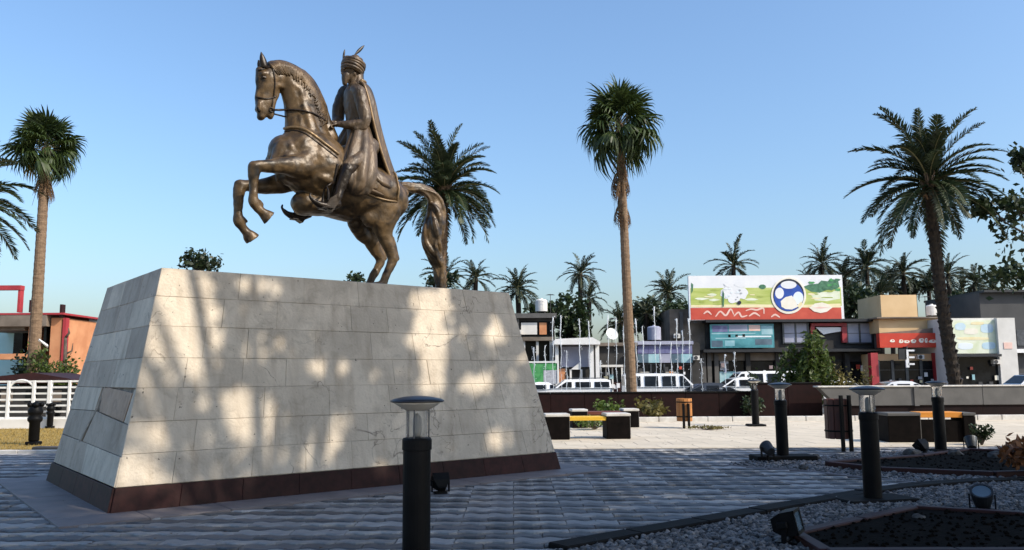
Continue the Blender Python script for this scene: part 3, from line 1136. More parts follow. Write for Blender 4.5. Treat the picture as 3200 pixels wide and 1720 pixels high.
# ears
for nm, tip, ra, w in (('ear', (196, 108), (212, 182), .075), ('ear', (181, 150), (200, 190), -.075)):
    a, b = P(*ra, w), P(*tip, w)
    mb = MB()
    limb(mb, [(a, .055, .045), (a.lerp(b, .3), .062, .042), (a.lerp(b, .7), .040, .028), (b, .008, .008)], n=12)
    mb.build(nm, 'bronze_dark', horse, smooth=True)
# eye
e = on_horse(212, 240, -.008)
if e:
    mb = MB()
    limb(mb, [(e + Vector((-.02, 0, 0)), .026, .024), (e + Vector((.02, 0, -.004)), .026, .024)], n=12)
    mb.build('eye', 'bronze_dark', horse, smooth=True)
e = on_horse(183, 408, .0)
if e:
    mb = MB()
    limb(mb, [(e + Vector((-.02, 0, .02)), .016, .012), (e + Vector((.01, 0, -.03)), .022, .014)], n=10)
    mb.build('nostril', 'black_metal', horse, smooth=True)
# mane of separate locks along the crest
random.seed(5)
crest = crom([(236, 160), (300, 152), (370, 175), (440, 222), (490, 282), (522, 350), (540, 415), (552, 470)], 10)
for i in range(0, len(crest) - 1):
    cx, cy = crest[i]
    t = crest[min(i + 1, len(crest) - 1)] - crest[max(i - 1, 0)]
    t /= np.hypot(*t)
    nrm = np.array([-t[1], t[0]])                              # into the neck
    Lk = random.uniform(55, 85) * (1 - .45 * i / len(crest))
    pts = []
    base_p = P(cx + nrm[0] * 6, cy + nrm[1] * 6, .03)
    pts.append(base_p)
    for s in (.3, .6, 1.0):
        q = on_horse(cx + nrm[0] * Lk * s + t[0] * Lk * .55 * s, cy + nrm[1] * Lk * s + t[1] * Lk * .55 * s, .006)
        if q is not None and (q - base_p).length < .6:
            pts.append(q)
    if len(pts) >= 3:
        k = len(pts)
        rows = crom([list(p) for p in pts], 4)
        rad = [.034 * (1 - .7 * j / (len(rows) - 1)) for j in range(len(rows))]
        MB().tube([Vector(r) for r in rows], rad, n=6).build('mane_lock', 'bronze', horse, smooth=True)
# forelock
for k in range(3):
    a = P(215 + 8 * k, 172, .04 - .04 * k)
    b = P(192 + 5 * k, 205 + 6 * k, .05 - .05 * k)
    MB().tube([a, a.lerp(b, .5) + Vector((-.03, 0, .01)), b], [.03, .025, .008], n=6).build('mane_lock', 'bronze', horse, smooth=True)

# tail: a thick core wrapped in twisted strands
tb_ = MB()
tailp = [(930, 815, 0, .085), (985, 822, 0, .082), (1045, 832, 0, .09), (1095, 868, 0, .12), (1118, 925, 0, .15), (1117, 990, 0, .172), (1103, 1060, 0, .18), (1098, 1120, 0, .168), (1115, 1180, 0, .14), (1136, 1235, 0, .115), (1141, 1290, 0, .108), (1142, 1350, 0, .105)]
limb(tb_, [(a, b, c, r * .86, r * .8) for a, b, c, r in tailp], n=18)
rows = crom([list(P(a, b, c)) + [r] for a, b, c, r in tailp], 6)
for s in range(9):
    ph = 2 * PI * s / 9 + .4 * math.sin(s * 2.1)
    pts, rad = [], []
    for i, rr in enumerate(rows):
        t = Vector(rows[min(i + 1, len(rows) - 1)][:3] - rows[max(i - 1, 0)][:3]).normalized()
        sd = Vector((0, 1, 0))
        up = t.cross(sd).normalized()
        a = ph + i * .035 + .55 * math.sin(i * .17 + s * 1.7)
        r_ = rr[3] * .80
        pts.append(Vector(rr[:3]) + up * math.cos(a) * r_ + sd * math.sin(a) * r_ * .92)
        rad.append(max(.012, rr[3] * (.30 + .10 * math.sin(i * .31 + s * 2.3))))
    tb_.tube(pts, rad, n=7)
# tip rests on the stone
p_ = P(1142, 1350, 0)
limb(tb_, [(p_, .10, .095), (Vector((p_.x + .01, p_.y, p_.z * .5)), .09, .085), (Vector((p_.x + .03, p_.y, .05)), .08, .08)], n=14)
weather(fuse(tb_, 'tail', .014, 1, 'bronze', horse), .008, 7)

# tack
strap('rein', [(262, 412), (330, 412), (400, 415), (470, 432), (520, 462), (548, 484)], .016, 'bronze_dark', .012)
a, b = P(252, 412, .09), on_horse(335, 412, .012)
if b:
    MB().tube([a, a.lerp(b, .5) + Vector((0, -.01, -.012)), b], .014, n=8).build('rein', 'bronze_dark', statue, smooth=True)
a, b = P(250, 430, .05), P(322, 448, .0)
MB().tube([a, b], .014, n=8).build('rein', 'bronze_dark', statue, smooth=True)
strap('breast_strap', [(318, 512), (360, 505), (410, 512), (460, 538), (520, 582), (570, 620), (604, 648)], .024, 'bronze_bright', .01)
strap('breast_strap', [(318, 528), (360, 521), (406, 528), (452, 553), (512, 598), (562, 637), (598, 666)], .012, 'bronze_dark', .004)
strap('bridle_strap', [(252, 170), (262, 215), (268, 270), (262, 330), (252, 395)], .013, 'bronze_dark', .006)
strap('bridle_strap', [(172, 345), (205, 352), (240, 352), (275, 340)], .013, 'bronze_dark', .006)
strap('bridle_strap', [(180, 205), (215, 195), (250, 185)], .013, 'bronze_dark', .006)
e = on_horse(248, 412, .015)
if e:
    MB().tube([e + Vector((.035 * math.cos(t), 0, .035 * math.sin(t))) for t in np.linspace(0, 2 * PI, 13)], .010, n=6).build('bit_ring', 'bronze_dark', statue, smooth=True)
strap('girth', [(600, 700), (585, 780), (570, 860), (552, 930)], .03, 'bronze_dark', .0)

# saddle cloth: a thick sheet hugging the back, on both sides
axis = crom([list(P(560, 745, 0)), list(P(660, 805, 0)), list(P(760, 850, 0)), list(P(850, 868, 0))], 5)
sheet_o, sheet_i = [], []
for i, c in enumerate(axis):
    t = Vector(axis[min(i + 1, len(axis) - 1)] - axis[max(i - 1, 0)]).normalized()
    sd = Vector((0, 1, 0))
    up = sd.cross(t).normalized()
    if up.z < 0:
        up = -up
    ro, ri = [], []
    k = i / (len(axis) - 1)
    for j in range(25):
        a = R(-112 + 224 * j / 24)
        rad = (.50 - .06 * k) * (1 - .0 * abs(a))
        wv = .012 * math.sin(a * 9 + i)
        d = up * math.cos(a) * (rad + wv) + sd * math.sin(a) * (rad * 1.0 + wv)
        ro.append(Vector(c) + d * 1.05)
        ri.append(Vector(c) + d * .98)
    sheet_o.append(ro)
    sheet_i.append(ri)
mb = MB()
mb.loft([a + b[::-1] for a, b in zip(sheet_o, sheet_i)])
sad = mb.build('saddle_cloth', 'bronze', statue, smooth=True)
for row in (sheet_o[0], sheet_o[-1]):
    MB().tube(row, .02, n=7).build('lit_trim', 'bronze_bright', sad, smooth=True)  # brighter bronze puts the sunlit cloth edge into the colour
for idx in (0, -1):
    MB().tube([r[idx] for r in sheet_o], .02, n=7).build('lit_trim', 'bronze_bright', sad, smooth=True)
# saddle with raised cantle
mb = MB()
limb(mb, [(650, 690, 0, .10, .20), (690, 735, 0, .10, .28), (760, 760, 0, .10, .30), (815, 765, 0, .12, .26)], n=18)
mb.build('saddle', 'bronze_dark', statue, smooth=True)

# rider: one body with head, arms, hands, legs and feet
rb = MB()
limb(rb, [(712, 620, 0, .22, .25), (708, 545, 0, .19, .23), (700, 470, 0, .17, .22), (692, 390, 0, .18, .235), (686, 330, 0, .165, .225), (686, 296, 0, .115, .155)], n=22)
limb(rb, [(692, 292, 0, .115, .14), (686, 255, 0, .105, .105), (682, 225, 0, .11, .11)], n=14)            # neck
limb(rb, [(672, 238, 0, .105, .10), (668, 205, 0, .135, .118), (672, 170, 0, .125, .115)], n=18)           # head
limb(rb, [(628, 204, 0, .018, .018), (622, 219, 0, .024, .022)], n=8)                                     # nose
limb(rb, [(632, 194, .05, .018, .02), (632, 194, -.05, .018, .02)], n=8)                                  # brow
limb(rb, [(646, 228, 0, .08, .085), (640, 252, 0, .065, .07), (638, 272, 0, .04, .05)], n=12)               # beard
limb(rb, [(690, 212, .115, .035, .02), (688, 226, .11, .024, .018)], n=8)                                 # ears
limb(rb, [(660, 222, -.115, .035, .02), (658, 236, -.11, .024, .018)], n=8)
# near arm and sleeve
limb(rb, [(700, 305, .17, .11, .11), (714, 325, .25, .115, .11), (732, 395, .30, .11, .105), (744, 455, .33, .105, .10), (740, 486, .33, .095, .095)], n=16)
limb(rb, [(740, 486, .33, .095, .095), (700, 490, .28, .088, .085), (650, 490, .21, .078, .075), (612, 488, .13, .055, .055)], n=14)
limb(rb, [(735, 500, .34, .09, .07), (700, 515, .31, .06, .05)], n=12)
# far arm
limb(rb, [(668, 312, -.20, .13, .12), (640, 325, -.28, .13, .12), (610, 400, -.32, .125, .11), (602, 455, -.32, .11, .10)], n=16)
limb(rb, [(602, 462, -.32, .10, .095), (592, 480, -.22, .078, .075), (584, 484, -.13, .052, .052)], n=14)
def hand(cx, cy, w, s):
    limb(rb, [(cx + 22, cy, w + .02 * s, .036, .055), (cx + 2, cy + 2, w, .034, .062), (cx - 10, cy + 4, w, .03, .058)], n=12)
    for k, (dw, ln) in enumerate(((.05, 1.0), (.018, 1.12), (-.014, 1.05), (-.044, .85))):
        limb(rb, [(cx - 8, cy + 2, w + dw, .0145, .0145), (cx - 8 - 16 * ln, cy + 6, w + dw, .0135, .0135), (cx - 8 - 18 * ln, cy + 18, w + dw, .0125, .0125), (cx - 6 - 6 * ln, cy + 22, w + dw, .0115, .0115)], n=8, sub=3)
    limb(rb, [(cx + 8, cy - 6, w - .05 * s, .017, .017), (cx - 6, cy - 14, w - .045 * s, .015, .015), (cx - 18, cy - 10, w - .02 * s, .013, .013)], n=8, sub=3)
hand(592, 486, .09, 1)
hand(572, 484, -.10, -1)
# legs (the far one is the near one mirrored)
leg = [[(700, 640, -.24, .17, .17), (590, 730, -.45, .15, .14), (520, 770, -.53, .125, .12), (486, 820, -.55, .105, .10), (462, 880, -.55, .085, .085), (442, 935, -.55, .075, .075), (432, 962, -.55, .075, .07)],
       [(445, 962, -.55, .075, .065), (400, 978, -.55, .068, .072), (352, 968, -.55, .058, .068), (322, 948, -.55, .036, .045), (306, 930, -.55, .022, .026), (308, 914, -.55, .016, .018)]]
for ch in leg:
    limb(rb, ch, n=14)
    limb(rb, ch, n=14, mirror=True)
rider = fuse(rb, 'rider', .0125, 3, 'bronze_robe', statue)
weather(rider, .010, 8.0)
rider.data.materials.append(M['bronze_dark'])
_zb = P(520, 770, -.53).z
rider.data.polygons.foreach_set('material_index', [1 if p.center.z < _zb else 0 for p in rider.data.polygons])  # legs below the knee take darker bronze, standing in for deep shade
# stirrups
for s in (1, -1):
    c = P(385, 965, -.55)
    c.y *= s
    pts = [c + Vector((.0, .10 * math.cos(t), .10 + .17 * math.sin(t))) for t in np.linspace(-.35, PI + .35, 15)]
    mb = MB().tube(pts, .016, n=7)
    mb.box(c.x - .09, c.x + .09, c.y - .11, c.y + .11, c.z - .085, c.z - .062, bev=.008)
    st = mb.build('stirrup', 'bronze_dark', statue, smooth=False)
    top = P(440, 850, -.50)
    top.y *= s
    MB().tube([c + Vector((0, 0, .27)), top], .02, n=6).build('strap', 'bronze_dark', st, smooth=True)
    # square shield-shaped stirrup plate below the shoe
    q = [P(455, 905, -.55), P(452, 945, -.55), P(408, 1010, -.55), P(372, 985, -.55), P(400, 940, -.55)]
    mb = MB()
    y_ = q[0].y * s
    mb.plate([(p.x, p.z) for p in q], y_ - .07, y_ + .07)
    mb.build('stirrup_plate', 'bronze_dark', st)

# robe over each leg, with folds
def fold(a, k):
    return 1 + (.10 + .24 * k) * (1.2 * abs(math.sin(3.5 * a + .9 * math.sin(3 * k))) - .75) + .035 * k * math.sin(13 * a + 2 + 2 * k)
mb = MB()
robe = [(718, 498, .14, .15, .15), (722, 560, .24, .20, .17), (722, 640, .34, .27, .19), (712, 720, .42, .31, .20), (700, 780, .46, .30, .19), (692, 808, .47, .27, .17)]
limb(mb, robe, n=56, fold=fold, sub=6)
limb(mb, robe, n=56, fold=fold, sub=6, mirror=True)
robe_o = mb.build('robe', 'bronze_robe', rider, smooth=True)
# gathered cloth behind the leg
for s in (False, True):
    mb = MB()
    limb(mb, [(770, 735, .30, .10, .14), (800, 785, .36, .13, .15), (845, 812, .34, .13, .15), (872, 838, .28, .07, .10)], n=36, fold=lambda a, k: 1 + .07 * math.sin(6 * a), mirror=s)
    limb(mb, [(740, 770, .42, .07, .10), (758, 805, .45, .08, .10), (790, 822, .42, .06, .09)], n=24, fold=lambda a, k: 1 + .06 * math.sin(5 * a), mirror=s)
    limb(mb, [(690, 824, .44, .045, .12), (760, 840, .45, .045, .12), (838, 872, .36, .03, .10)], n=20, mirror=s)
    mb.build('robe_tail', 'bronze_robe', rider, smooth=True)
# belt
mb = MB()
c = P(708, 500, 0)
mb.loft([[c + Vector((a * .185 * k, b * .25 * k, z)) for a, b in ((math.cos(t), math.sin(t)) for t in np.linspace(0, 2 * PI, 29)[:-1])] for k, z in ((.96, -.05), (1.03, -.045), (1.03, .03), (.96, .035))])
mb.build('belt', 'bronze_dark', rider, smooth=True)
# turban: tilted wraps
tc_ = P(682, 182, 0)
ax_ = Vector((.30, 0, 1)).normalized()
e1_ = Vector((1, 0, -.30)).normalized()
e2_ = Vector((0, 1, 0))
mb = MB()
limb(mb, [(tc_ - ax_ * .06, .155, .15), (tc_ + ax_ * .04, .165, .16), (tc_ + ax_ * .12, .10, .10)], n=18)
tur = mb.build('turban', 'bronze_robe', rider, smooth=True)
random.seed(3)
for k in range(7):
    z = -.125 + .044 * k
    rr = .140 + .045 * math.sin(PI * (k + .8) / 7.5) - (.05 if k == 6 else 0)
    tl = random.uniform(-.26, .26)
    pts = [tc_ + ax_ * (z + tl * rr * math.sin(t + .7 * k)) + e1_ * math.cos(t) * rr + e2_ * math.sin(t) * rr * .95 for t in np.linspace(0, 2 * PI, 33)]
    MB().tube(pts, .031, n=9).build('wrap', 'bronze_robe' if k % 3 else 'bronze', tur, smooth=True)
for nm, a, b, w in (('feather', (690, 122), (740, 72), .02), ('feather', (628, 148), (637, 94), -.05)):
    p0, p1 = P(a[0], a[1], w), P(b[0], b[1], w)
    mb = MB()
    ln = (p1 - p0).length
    limb(mb, [(p0, .010, .008), (p0.lerp(p1, .4), ln * .10, .012), (p0.lerp(p1, .75), ln * .085, .012), (p1, .006, .005)], n=10)
    mb.build(nm, 'bronze_dark', tur, smooth=True)
# back of the neck cloth
mb = MB()
limb(mb, [(704, 205, 0, .105, .12), (704, 245, 0, .10, .125), (702, 285, 0, .125, .17)], n=24, fold=lambda a, k: 1 + .03 * math.sin(9 * a))
mb.build('neck_cloth', 'bronze_robe', rider, smooth=True)
# cape: a draped sheet with thickness, open at the front
cape_rows = [(702, 272, .125, .17), (714, 310, .19, .25), (730, 380, .205, .29), (746, 470, .205, .31), (768, 570, .21, .32), (794, 670, .22, .33), (824, 760, .22, .335), (852, 838, .19, .33)]
rows = crom([list(P(a, b, 0)) + [r1, r2] for a, b, r1, r2 in cape_rows], 5)
outer, inner = [], []
for i, rr in enumerate(rows):
    k = i / (len(rows) - 1)
    ro, ri = [], []
    for j in range(41):
        a = R(-98 + 196 * j / 40)
        f = 1 + (.02 + .06 * k) * math.sin(a * 6 + .8 * math.sin(5 * k))
        d = Vector((math.cos(a) * rr[3] * f, math.sin(a) * rr[4] * f, 0))
        ro.append(Vector(rr[:3]) + d)
        ri.append(Vector(rr[:3]) + d * .88 + Vector((.0, 0, 0)))
    outer.append(ro)
    inner.append(ri)
cape = MB().loft([a + b[::-1] for a, b in zip(outer, inner)]).build('cape', 'bronze_robe', rider, smooth=True)
for idx in (0, -1):
    MB().tube([outer[i][idx].lerp(inner[i][idx], .4) for i in range(len(rows))], .026, n=8).build('lit_hem', 'bronze_bright', cape, smooth=True)  # bright bronze edges imitate the cape's sunlit rim
MB().tube([p for p in outer[0]], .03, n=8).build('collar', 'bronze_bright', cape, smooth=True)
# sword hilt at the far hip
a, b = P(610, 560, -.30), P(600, 600, -.33)

# ------------------------------------------------------------------ palms
def frond_mesh(seed, e0, bend, L, pairs, ll, lw, rach=.022):
    r = random.Random(seed)
    n = 14
    pts, tan = [], []
    x = z = 0.0
    yy = 0.0
    sway = r.uniform(-.25, .25)
    for i in range(n + 1):
        s = i / n
        a = R(e0 - bend * s ** 1.25)
        pts.append(Vector((x, yy, z)))
        tan.append(Vector((math.cos(a), sway * s * .5, math.sin(a))).normalized())
        x += math.cos(a) * L / n
        z += math.sin(a) * L / n
        yy += sway * s * L / n * .5
    mb = MB()
    mb.tube(pts, [rach * (1.35 - 1.15 * i / n) for i in range(n + 1)], n=5)
    nr = len(mb.f)
    for k in range(pairs):
        s = .10 + .90 * (k + r.uniform(0, .6)) / pairs
        f = min(s * n, n - .001)
        i = int(f)
        p = pts[i].lerp(pts[i + 1], f - i)
        t = tan[i]
        side0 = Vector((0, 1, 0))
        up = t.cross(side0).normalized() * -1
        if up.z < 0 and abs(t.z) < .9:
            up = -up
        prof = math.sin(PI * min(1, .18 + .80 * s)) ** .6
        for sg in (-1, 1):
            l_ = ll * prof * r.uniform(.8, 1.15)
            dr = (t * r.uniform(.75, 1.0) + side0 * sg * r.uniform(.75, 1.0) + up * r.uniform(.15, .6)).normalized()
            w = (dr.cross(up)).normalized() * lw * .5
            m = p + dr * l_ * .45
            tip = p + dr * l_ + Vector((0, 0, -l_ * r.uniform(.05, .28)))
            mb.add([p - w * .5, p + w * .5, m + w, tip, m - w], [(0, 1, 2, 3, 4)])
    me = np_mesh('frond', mb.v, mb.f)
    me.materials.append(M['frond'])
    me.materials.append(M['rachis'])
    idx = [1] * nr + [0] * (len(mb.f) - nr)
    me.polygons.foreach_set('material_index', idx)
    return me


SETS = {}


def frond_set(kind):
    if kind in SETS:
        return SETS[kind]
    if kind == 'near':
        cfg, prs, ll, lw = [(82, 40), (74, 50), (64, 62), (52, 72), (38, 75), (22, 70), (5, 62), (-12, 55), (-30, 45)], 62, .52, .045
    else:
        cfg, prs, ll, lw = [(80, 45), (60, 62), (40, 72), (18, 68), (-8, 55), (-30, 45)], 26, .62, .085
    SETS[kind] = [[frond_mesh(i * 10 + j, e0, b, 1.0 * 2.9, prs, ll, lw, .024 if kind == 'near' else .035) for j in range(2)] for i, (e0, b) in enumerate(cfg)]
    if kind != 'near':
        for g_ in SETS[kind]:
            for me in g_:
                me.materials[0] = M['frond_far']
    return SETS[kind]


def trunk_path(base, top, n=10, bow=0.0):
    b, t = Vector(base), Vector(top)
    side = Vector((1, 0, 0))
    return [b.lerp(t, i / n) + side * bow * math.sin(PI * i / n) for i in range(n + 1)]


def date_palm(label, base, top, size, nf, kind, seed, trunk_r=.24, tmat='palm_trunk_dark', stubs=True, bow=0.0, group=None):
    r = random.Random(seed)
    base = Vector(base)
    t = thing('date_palm', label, 'palm tree', base, group=group)
    tp = Vector(top) - base
    path = trunk_path((0, 0, 0), tp, 12, bow)
    mb = MB()
    mb.tube(path, [trunk_r * (1.18 - .25 * i / 12) for i in range(13)], n=12)
    if stubs:
        H = tp.length
        rows_ = int(H / .30)
        for i in range(rows_):
            f = (i + .5) / rows_ * 12
            k = min(11, int(f))
            c = path[k].lerp(path[k + 1], f - k)
            rr = trunk_r * (1.18 - .25 * f / 12)
            m = 7
            for j in range(m):
                a = 2 * PI * (j + .5 * (i % 2)) / m + r.uniform(-.15, .15)
                d = Vector((math.cos(a), math.sin(a), 0))
                s_ = Vector((-d.y, d.x, 0)) * rr * .36
                o = c + d * rr * .88
                q = d * r.uniform(.05, .10)
                zt = Vector((0, 0, r.uniform(.15, .24)))
                mb.add([o - s_, o + s_, o + s_ * .7 + zt + q, o - s_ * .7 + zt + q, o + zt * 1.05 - d * .05], [(0, 1, 2, 3), (3, 2, 4), (0, 3, 4), (1, 4, 2)])
    mb.build('trunk', tmat, t)
    if kind == 'near':                                          # bulge of cut leaf bases under the crown
        mb = MB()
        for _ in range(60):
            a = r.uniform(0, 2 * PI)
            z = r.uniform(-.7, .15)
            d = Vector((math.cos(a), math.sin(a), 0))
            o = tp + Vector((0, 0, z)) + d * trunk_r * .7
            mb.tube([o, o + d * .16 + Vector((0, 0, .18)), o + d * .26 + Vector((0, 0, .42))], [.05, .04, .02], n=5)
        mb.build('leaf_bases', 'palm_trunk', t)
    fs = frond_set(kind)
    for i in range(nf):
        q = (i + .5) / nf
        gi = min(len(fs) - 1, int(q ** .85 * len(fs)))
        me = fs[gi][r.randrange(2)]
        o = link('frond', me, None, t, tp + Vector((0, 0, .12 - .25 * q)))
        o.rotation_euler = (r.uniform(-.22, .22), r.uniform(-.24, .24), i * 2.39996 + r.uniform(-.45, .45))
        s = size / 2.9 * r.uniform(.72, 1.10)
        o.scale = (s, s, s)
    return t


def fan_mesh(seed, fold_, droop, pet=.9, fan=.95, segs=24, spread=125):
    r = random.Random(seed)
    mb = MB()
    mb.tube([Vector((0, 0, 0)), Vector((pet * .5, 0, .03)), Vector((pet, 0, 0))], [.022, .016, .014], n=5)
    nr = len(mb.f)
    c = Vector((pet, 0, 0))
    for i in range(segs):
        a = R(-spread + 2 * spread * i / (segs - 1) + r.uniform(-3, 3))
        L_ = fan * (1 - .22 * abs(a) / PI) * r.uniform(.88, 1.08)
        d = Vector((math.cos(a), math.sin(a) * (1 - fold_), -abs(math.sin(a)) * fold_ * .9 + .10)).normalized()
        sd = Vector((-math.sin(a), math.cos(a), .35 * (1 if i % 2 else -1))).normalized()
        w = .052
        dr = droop * r.uniform(.6, 1.5)
        p1 = c + d * L_ * .30
        p2 = c + d * L_ * .66 + Vector((0, 0, -dr * .12))
        p3 = c + d * L_ * .92 + Vector((0, 0, -dr * .48))
        p4 = c + d * L_ * (.98 if dr > .35 else 1.1) + Vector((0, 0, -dr * .95))
        mb.add([c, p1 - sd * w * .8, p1 + sd * w * .8, p2 - sd * w, p2 + sd * w, p3 - sd * w * .5, p3 + sd * w * .5, p4], [(0, 2, 1), (1, 2, 4, 3), (3, 4, 6, 5), (5, 6, 7)])
    me = np_mesh('fan_leaf', mb.v, mb.f)
    return me, nr


def fan_variants(m):
    out = []
    for k in range(4):
        me, nr = fan_mesh(k + 40, .15 + .15 * k, .25 + .22 * k)
        me.materials.append(M[m])
        me.materials.append(M['rachis'])
        me.polygons.foreach_set('material_index', [1] * nr + [0] * (len(me.polygons) - nr))
        out.append(me)
    return out


FAN = fan_variants('fan_leaf')
FANY = fan_variants('fan_leaf_yellow')
FAND = fan_variants('dead_leaf')


def fan_palm(label, base, top, size, nl, seed, trunk_r, dead, skirt, bow=0.0, lean_top=None):
    r = random.Random(seed)
    base = Vector(base)
    t = thing('fan_palm', label, 'palm tree', base)
    tp = Vector(top) - base
    path = trunk_path((0, 0, 0), tp, 16, bow)
    mb = MB()
    n = 40
    pts, rad = [], []
    for i in range(n * 3 + 1):                                  # ringed bark
        f = i / (n * 3) * 16
        k = min(15, int(f))
        pts.append(path[k].lerp(path[k + 1], f - k))
        rad.append(trunk_r * (1.28 - .42 * f / 16) * (1 + (.035 if i % 3 == 0 else -.01) + r.uniform(-.012, .012)))
    mb.tube(pts, rad, n=14)
    mb.build('trunk', 'palm_trunk', t)
    for i in range(nl):
        q = (i + .5) / nl
        el = 84 - 120 * q ** .95
        yellow = q > .80 and r.random() < .12
        bank = FANY if yellow else FAN
        me = bank[min(3, int(q * 3.2))]
        o = link('leaf', me, None, t, tp + Vector((0, 0, .12 - .30 * q)))
        o.rotation_euler = Matrix.Rotation(i * 2.39996 + r.uniform(-.25, .25), 3, 'Z').to_4x4().to_euler()
        m_ = Matrix.Rotation(i * 2.39996 + r.uniform(-.25, .25), 4, 'Z') @ Matrix.Rotation(-R(el + r.uniform(-8, 8)), 4, 'Y') @ Matrix.Rotation(r.uniform(-.5, .5), 4, 'X')
        o.rotation_euler = m_.to_euler()
        s = size * r.uniform(.78, 1.1)
        o.scale = (s, s, s)
    for i in range(dead):
        q = r.random() ** 1.0
        o = link('dead_leaf', FAND[r.randrange(2, 4)], None, t, tp * (1 - q * skirt / tp.length) + Vector((0, 0, -.1)))
        az = r.uniform(0, 2 * PI)
        o.location.x += math.cos(az) * trunk_r * .75
        o.location.y += math.sin(az) * trunk_r * .75
        m_ = Matrix.Rotation(az, 4, 'Z') @ Matrix.Rotation(R(r.uniform(72, 90)), 4, 'Y') @ Matrix.Rotation(r.uniform(-.6, .6), 4, 'X')
        o.rotation_euler = m_.to_euler()
        s = size * r.uniform(.45, .8)
        o.scale = (s, s * .3, s * .3)
    # hanging fibres
    mb = MB()
    for i in range(26):
        az = r.uniform(0, 2 * PI)
        z = -r.uniform(.2, 1) * skirt
        p = tp + Vector((math.cos(az) * trunk_r * 1.1, math.sin(az) * trunk_r * 1.1, z))
        l_ = r.uniform(.4, 1.1)
        mb.tube([p, p + Vector((math.cos(az) * .10, math.sin(az) * .10, -l_ * .5)), p + Vector((math.cos(az) * r.uniform(.05, .2), math.sin(az) * .15, -l_))], [.012, .009, .005], n=4)
    mb.build('hanging_fibres', 'dead_leaf', t)
    return t


def V(x, y):                                                    # photograph position read off a 2576-wide view
    return x * 3200 / 2576, y * 3200 / 2576


def at(vx, vy, y):
    return D(*V(vx, vy), y)


def onground(vx, y, z=-.3):
    p = at(vx, 960, y)
    return Vector((p.x, y, z))


fan_palm('fan palm with drooping crown and bare trunk beside the orange building', onground(82, 31.4), at(117, 372, 31.4), .80, 46, 1, .185, 18, 1.5)
fan_palm('tall thin fan palm with shaggy brown skirt in front of the shops', onground(1590, 31.5), at(1558, 312, 31.5), .98, 46, 2, .16, 30, 3.2)
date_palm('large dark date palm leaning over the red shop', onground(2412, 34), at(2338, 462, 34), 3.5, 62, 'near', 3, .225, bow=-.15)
date_palm('large date palm with dense crown right behind the horse tail', onground(1088, 38), at(1118, 482, 38), 3.05, 84, 'near', 4, .20, 'palm_trunk', bow=.1)
date_palm('date palm whose fronds enter at the left edge', onground(-118, 22), at(-108, 505, 22), 2.35, 50, 'near', 6, .22, 'palm_trunk')

far = [(1118, 700, 70, 2.4, 'small date palm just below the horse tail tip'),
       (1197, 700, 72, 2.3, 'small date palm just right of the horse tail tip'),
       (1302, 728, 64, 2.5, 'small date palm standing over the pedestal right corner'),
       (1460, 690, 74, 2.6, 'date palm left of the tall fan palm, taller of a pair'),
       (1482, 752, 70, 2.2, 'date palm left of the tall fan palm, lower of a pair'),
       (1682, 738, 74, 2.5, 'date palm at the left edge of the billboard'),
       (1560, 812, 62, 1.8, 'low date palm just left of the tall fan palm trunk'),
       (1625, 790, 64, 2.0, 'shadowy date palm just right of the tall fan palm trunk'),
       (1845, 668, 78, 2.6, 'date palm rising above the left half of the billboard'),
       (2068, 665, 80, 2.7, 'date palm rising above the right end of the billboard'),
       (2180, 672, 80, 2.7, 'date palm above the gap right of the billboard'),
       (2272, 688, 82, 2.5, 'date palm behind the tan roof block'),
       (2385, 690, 82, 2.5, 'date palm behind the leaning trunk'),
       (2452, 712, 78, 2.5, 'date palm above the pale poster wall'),
       (2215, 740, 76, 2.2, 'lower dark date palm left of the tan roof block'),
       (2130, 745, 77, 2.2, 'lower dark date palm touching the billboard right edge'),
       (2032, 705, 84, 2.2, 'date palm crown behind the round emblem end of the billboard'),
       (2125, 700, 86, 2.4, 'shaded date palm just right of the billboard top corner'),
       (2240, 712, 88, 2.4, 'date palm left of the tan roof block, set far back'),
       (2335, 712, 86, 2.4, 'date palm just left of the leaning trunk, set far back'),
       (2420, 730, 88, 2.4, 'date palm just right of the leaning trunk, set far back'),
       (2500, 735, 84, 2.4, 'date palm in front of the charcoal building'),
       (2395, 775, 74, 2.0, 'lowest dark date palm above the pale poster wall')]
for i, (vx, vy, y, s, lab) in enumerate(far):
    top = at(vx, vy, y)
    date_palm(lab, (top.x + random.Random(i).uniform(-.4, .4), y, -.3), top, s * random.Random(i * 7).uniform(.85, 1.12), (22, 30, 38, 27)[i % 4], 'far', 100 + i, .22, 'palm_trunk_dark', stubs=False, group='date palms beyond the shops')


# ------------------------------------------------------------------ broadleaf trees and shrubs
def leaf_quads(cents, size, r, aspect=.55):
    n = len(cents)
    a = rng.normal(size=(n, 3))
    a /= np.linalg.norm(a, axis=1, keepdims=True)
    b = rng.normal(size=(n, 3))
    b -= a * (a * b).sum(1, keepdims=True)
    b /= np.linalg.norm(b, axis=1, keepdims=True)
    s = (size * rng.uniform(.7, 1.3, n))[:, None]
    a = a * s * .5
    b = b * s * .5 * aspect
    return np.stack([cents - a, cents + b - a * .1, cents + a, cents - b - a * .1], 1).reshape(-1, 3)


def crown_points(lobes, per, clump, cluster=14):
    """leaf centres grouped into twig clumps through the lobes' volume"""
    out = []
    for (c, rad) in lobes:
        m = max(1, per // cluster)
        u_ = rng.normal(size=(m, 3))
        u_ /= np.linalg.norm(u_, axis=1, keepdims=True)
        rr = rng.uniform(.25, 1.0, (m, 1)) ** .5
        cc = np.array(c) + u_ * rr * np.array(rad)
        pts = np.repeat(cc, cluster, 0) + rng.normal(size=(m * cluster, 3)) * clump
        out.append(pts)
    return np.concatenate(out)


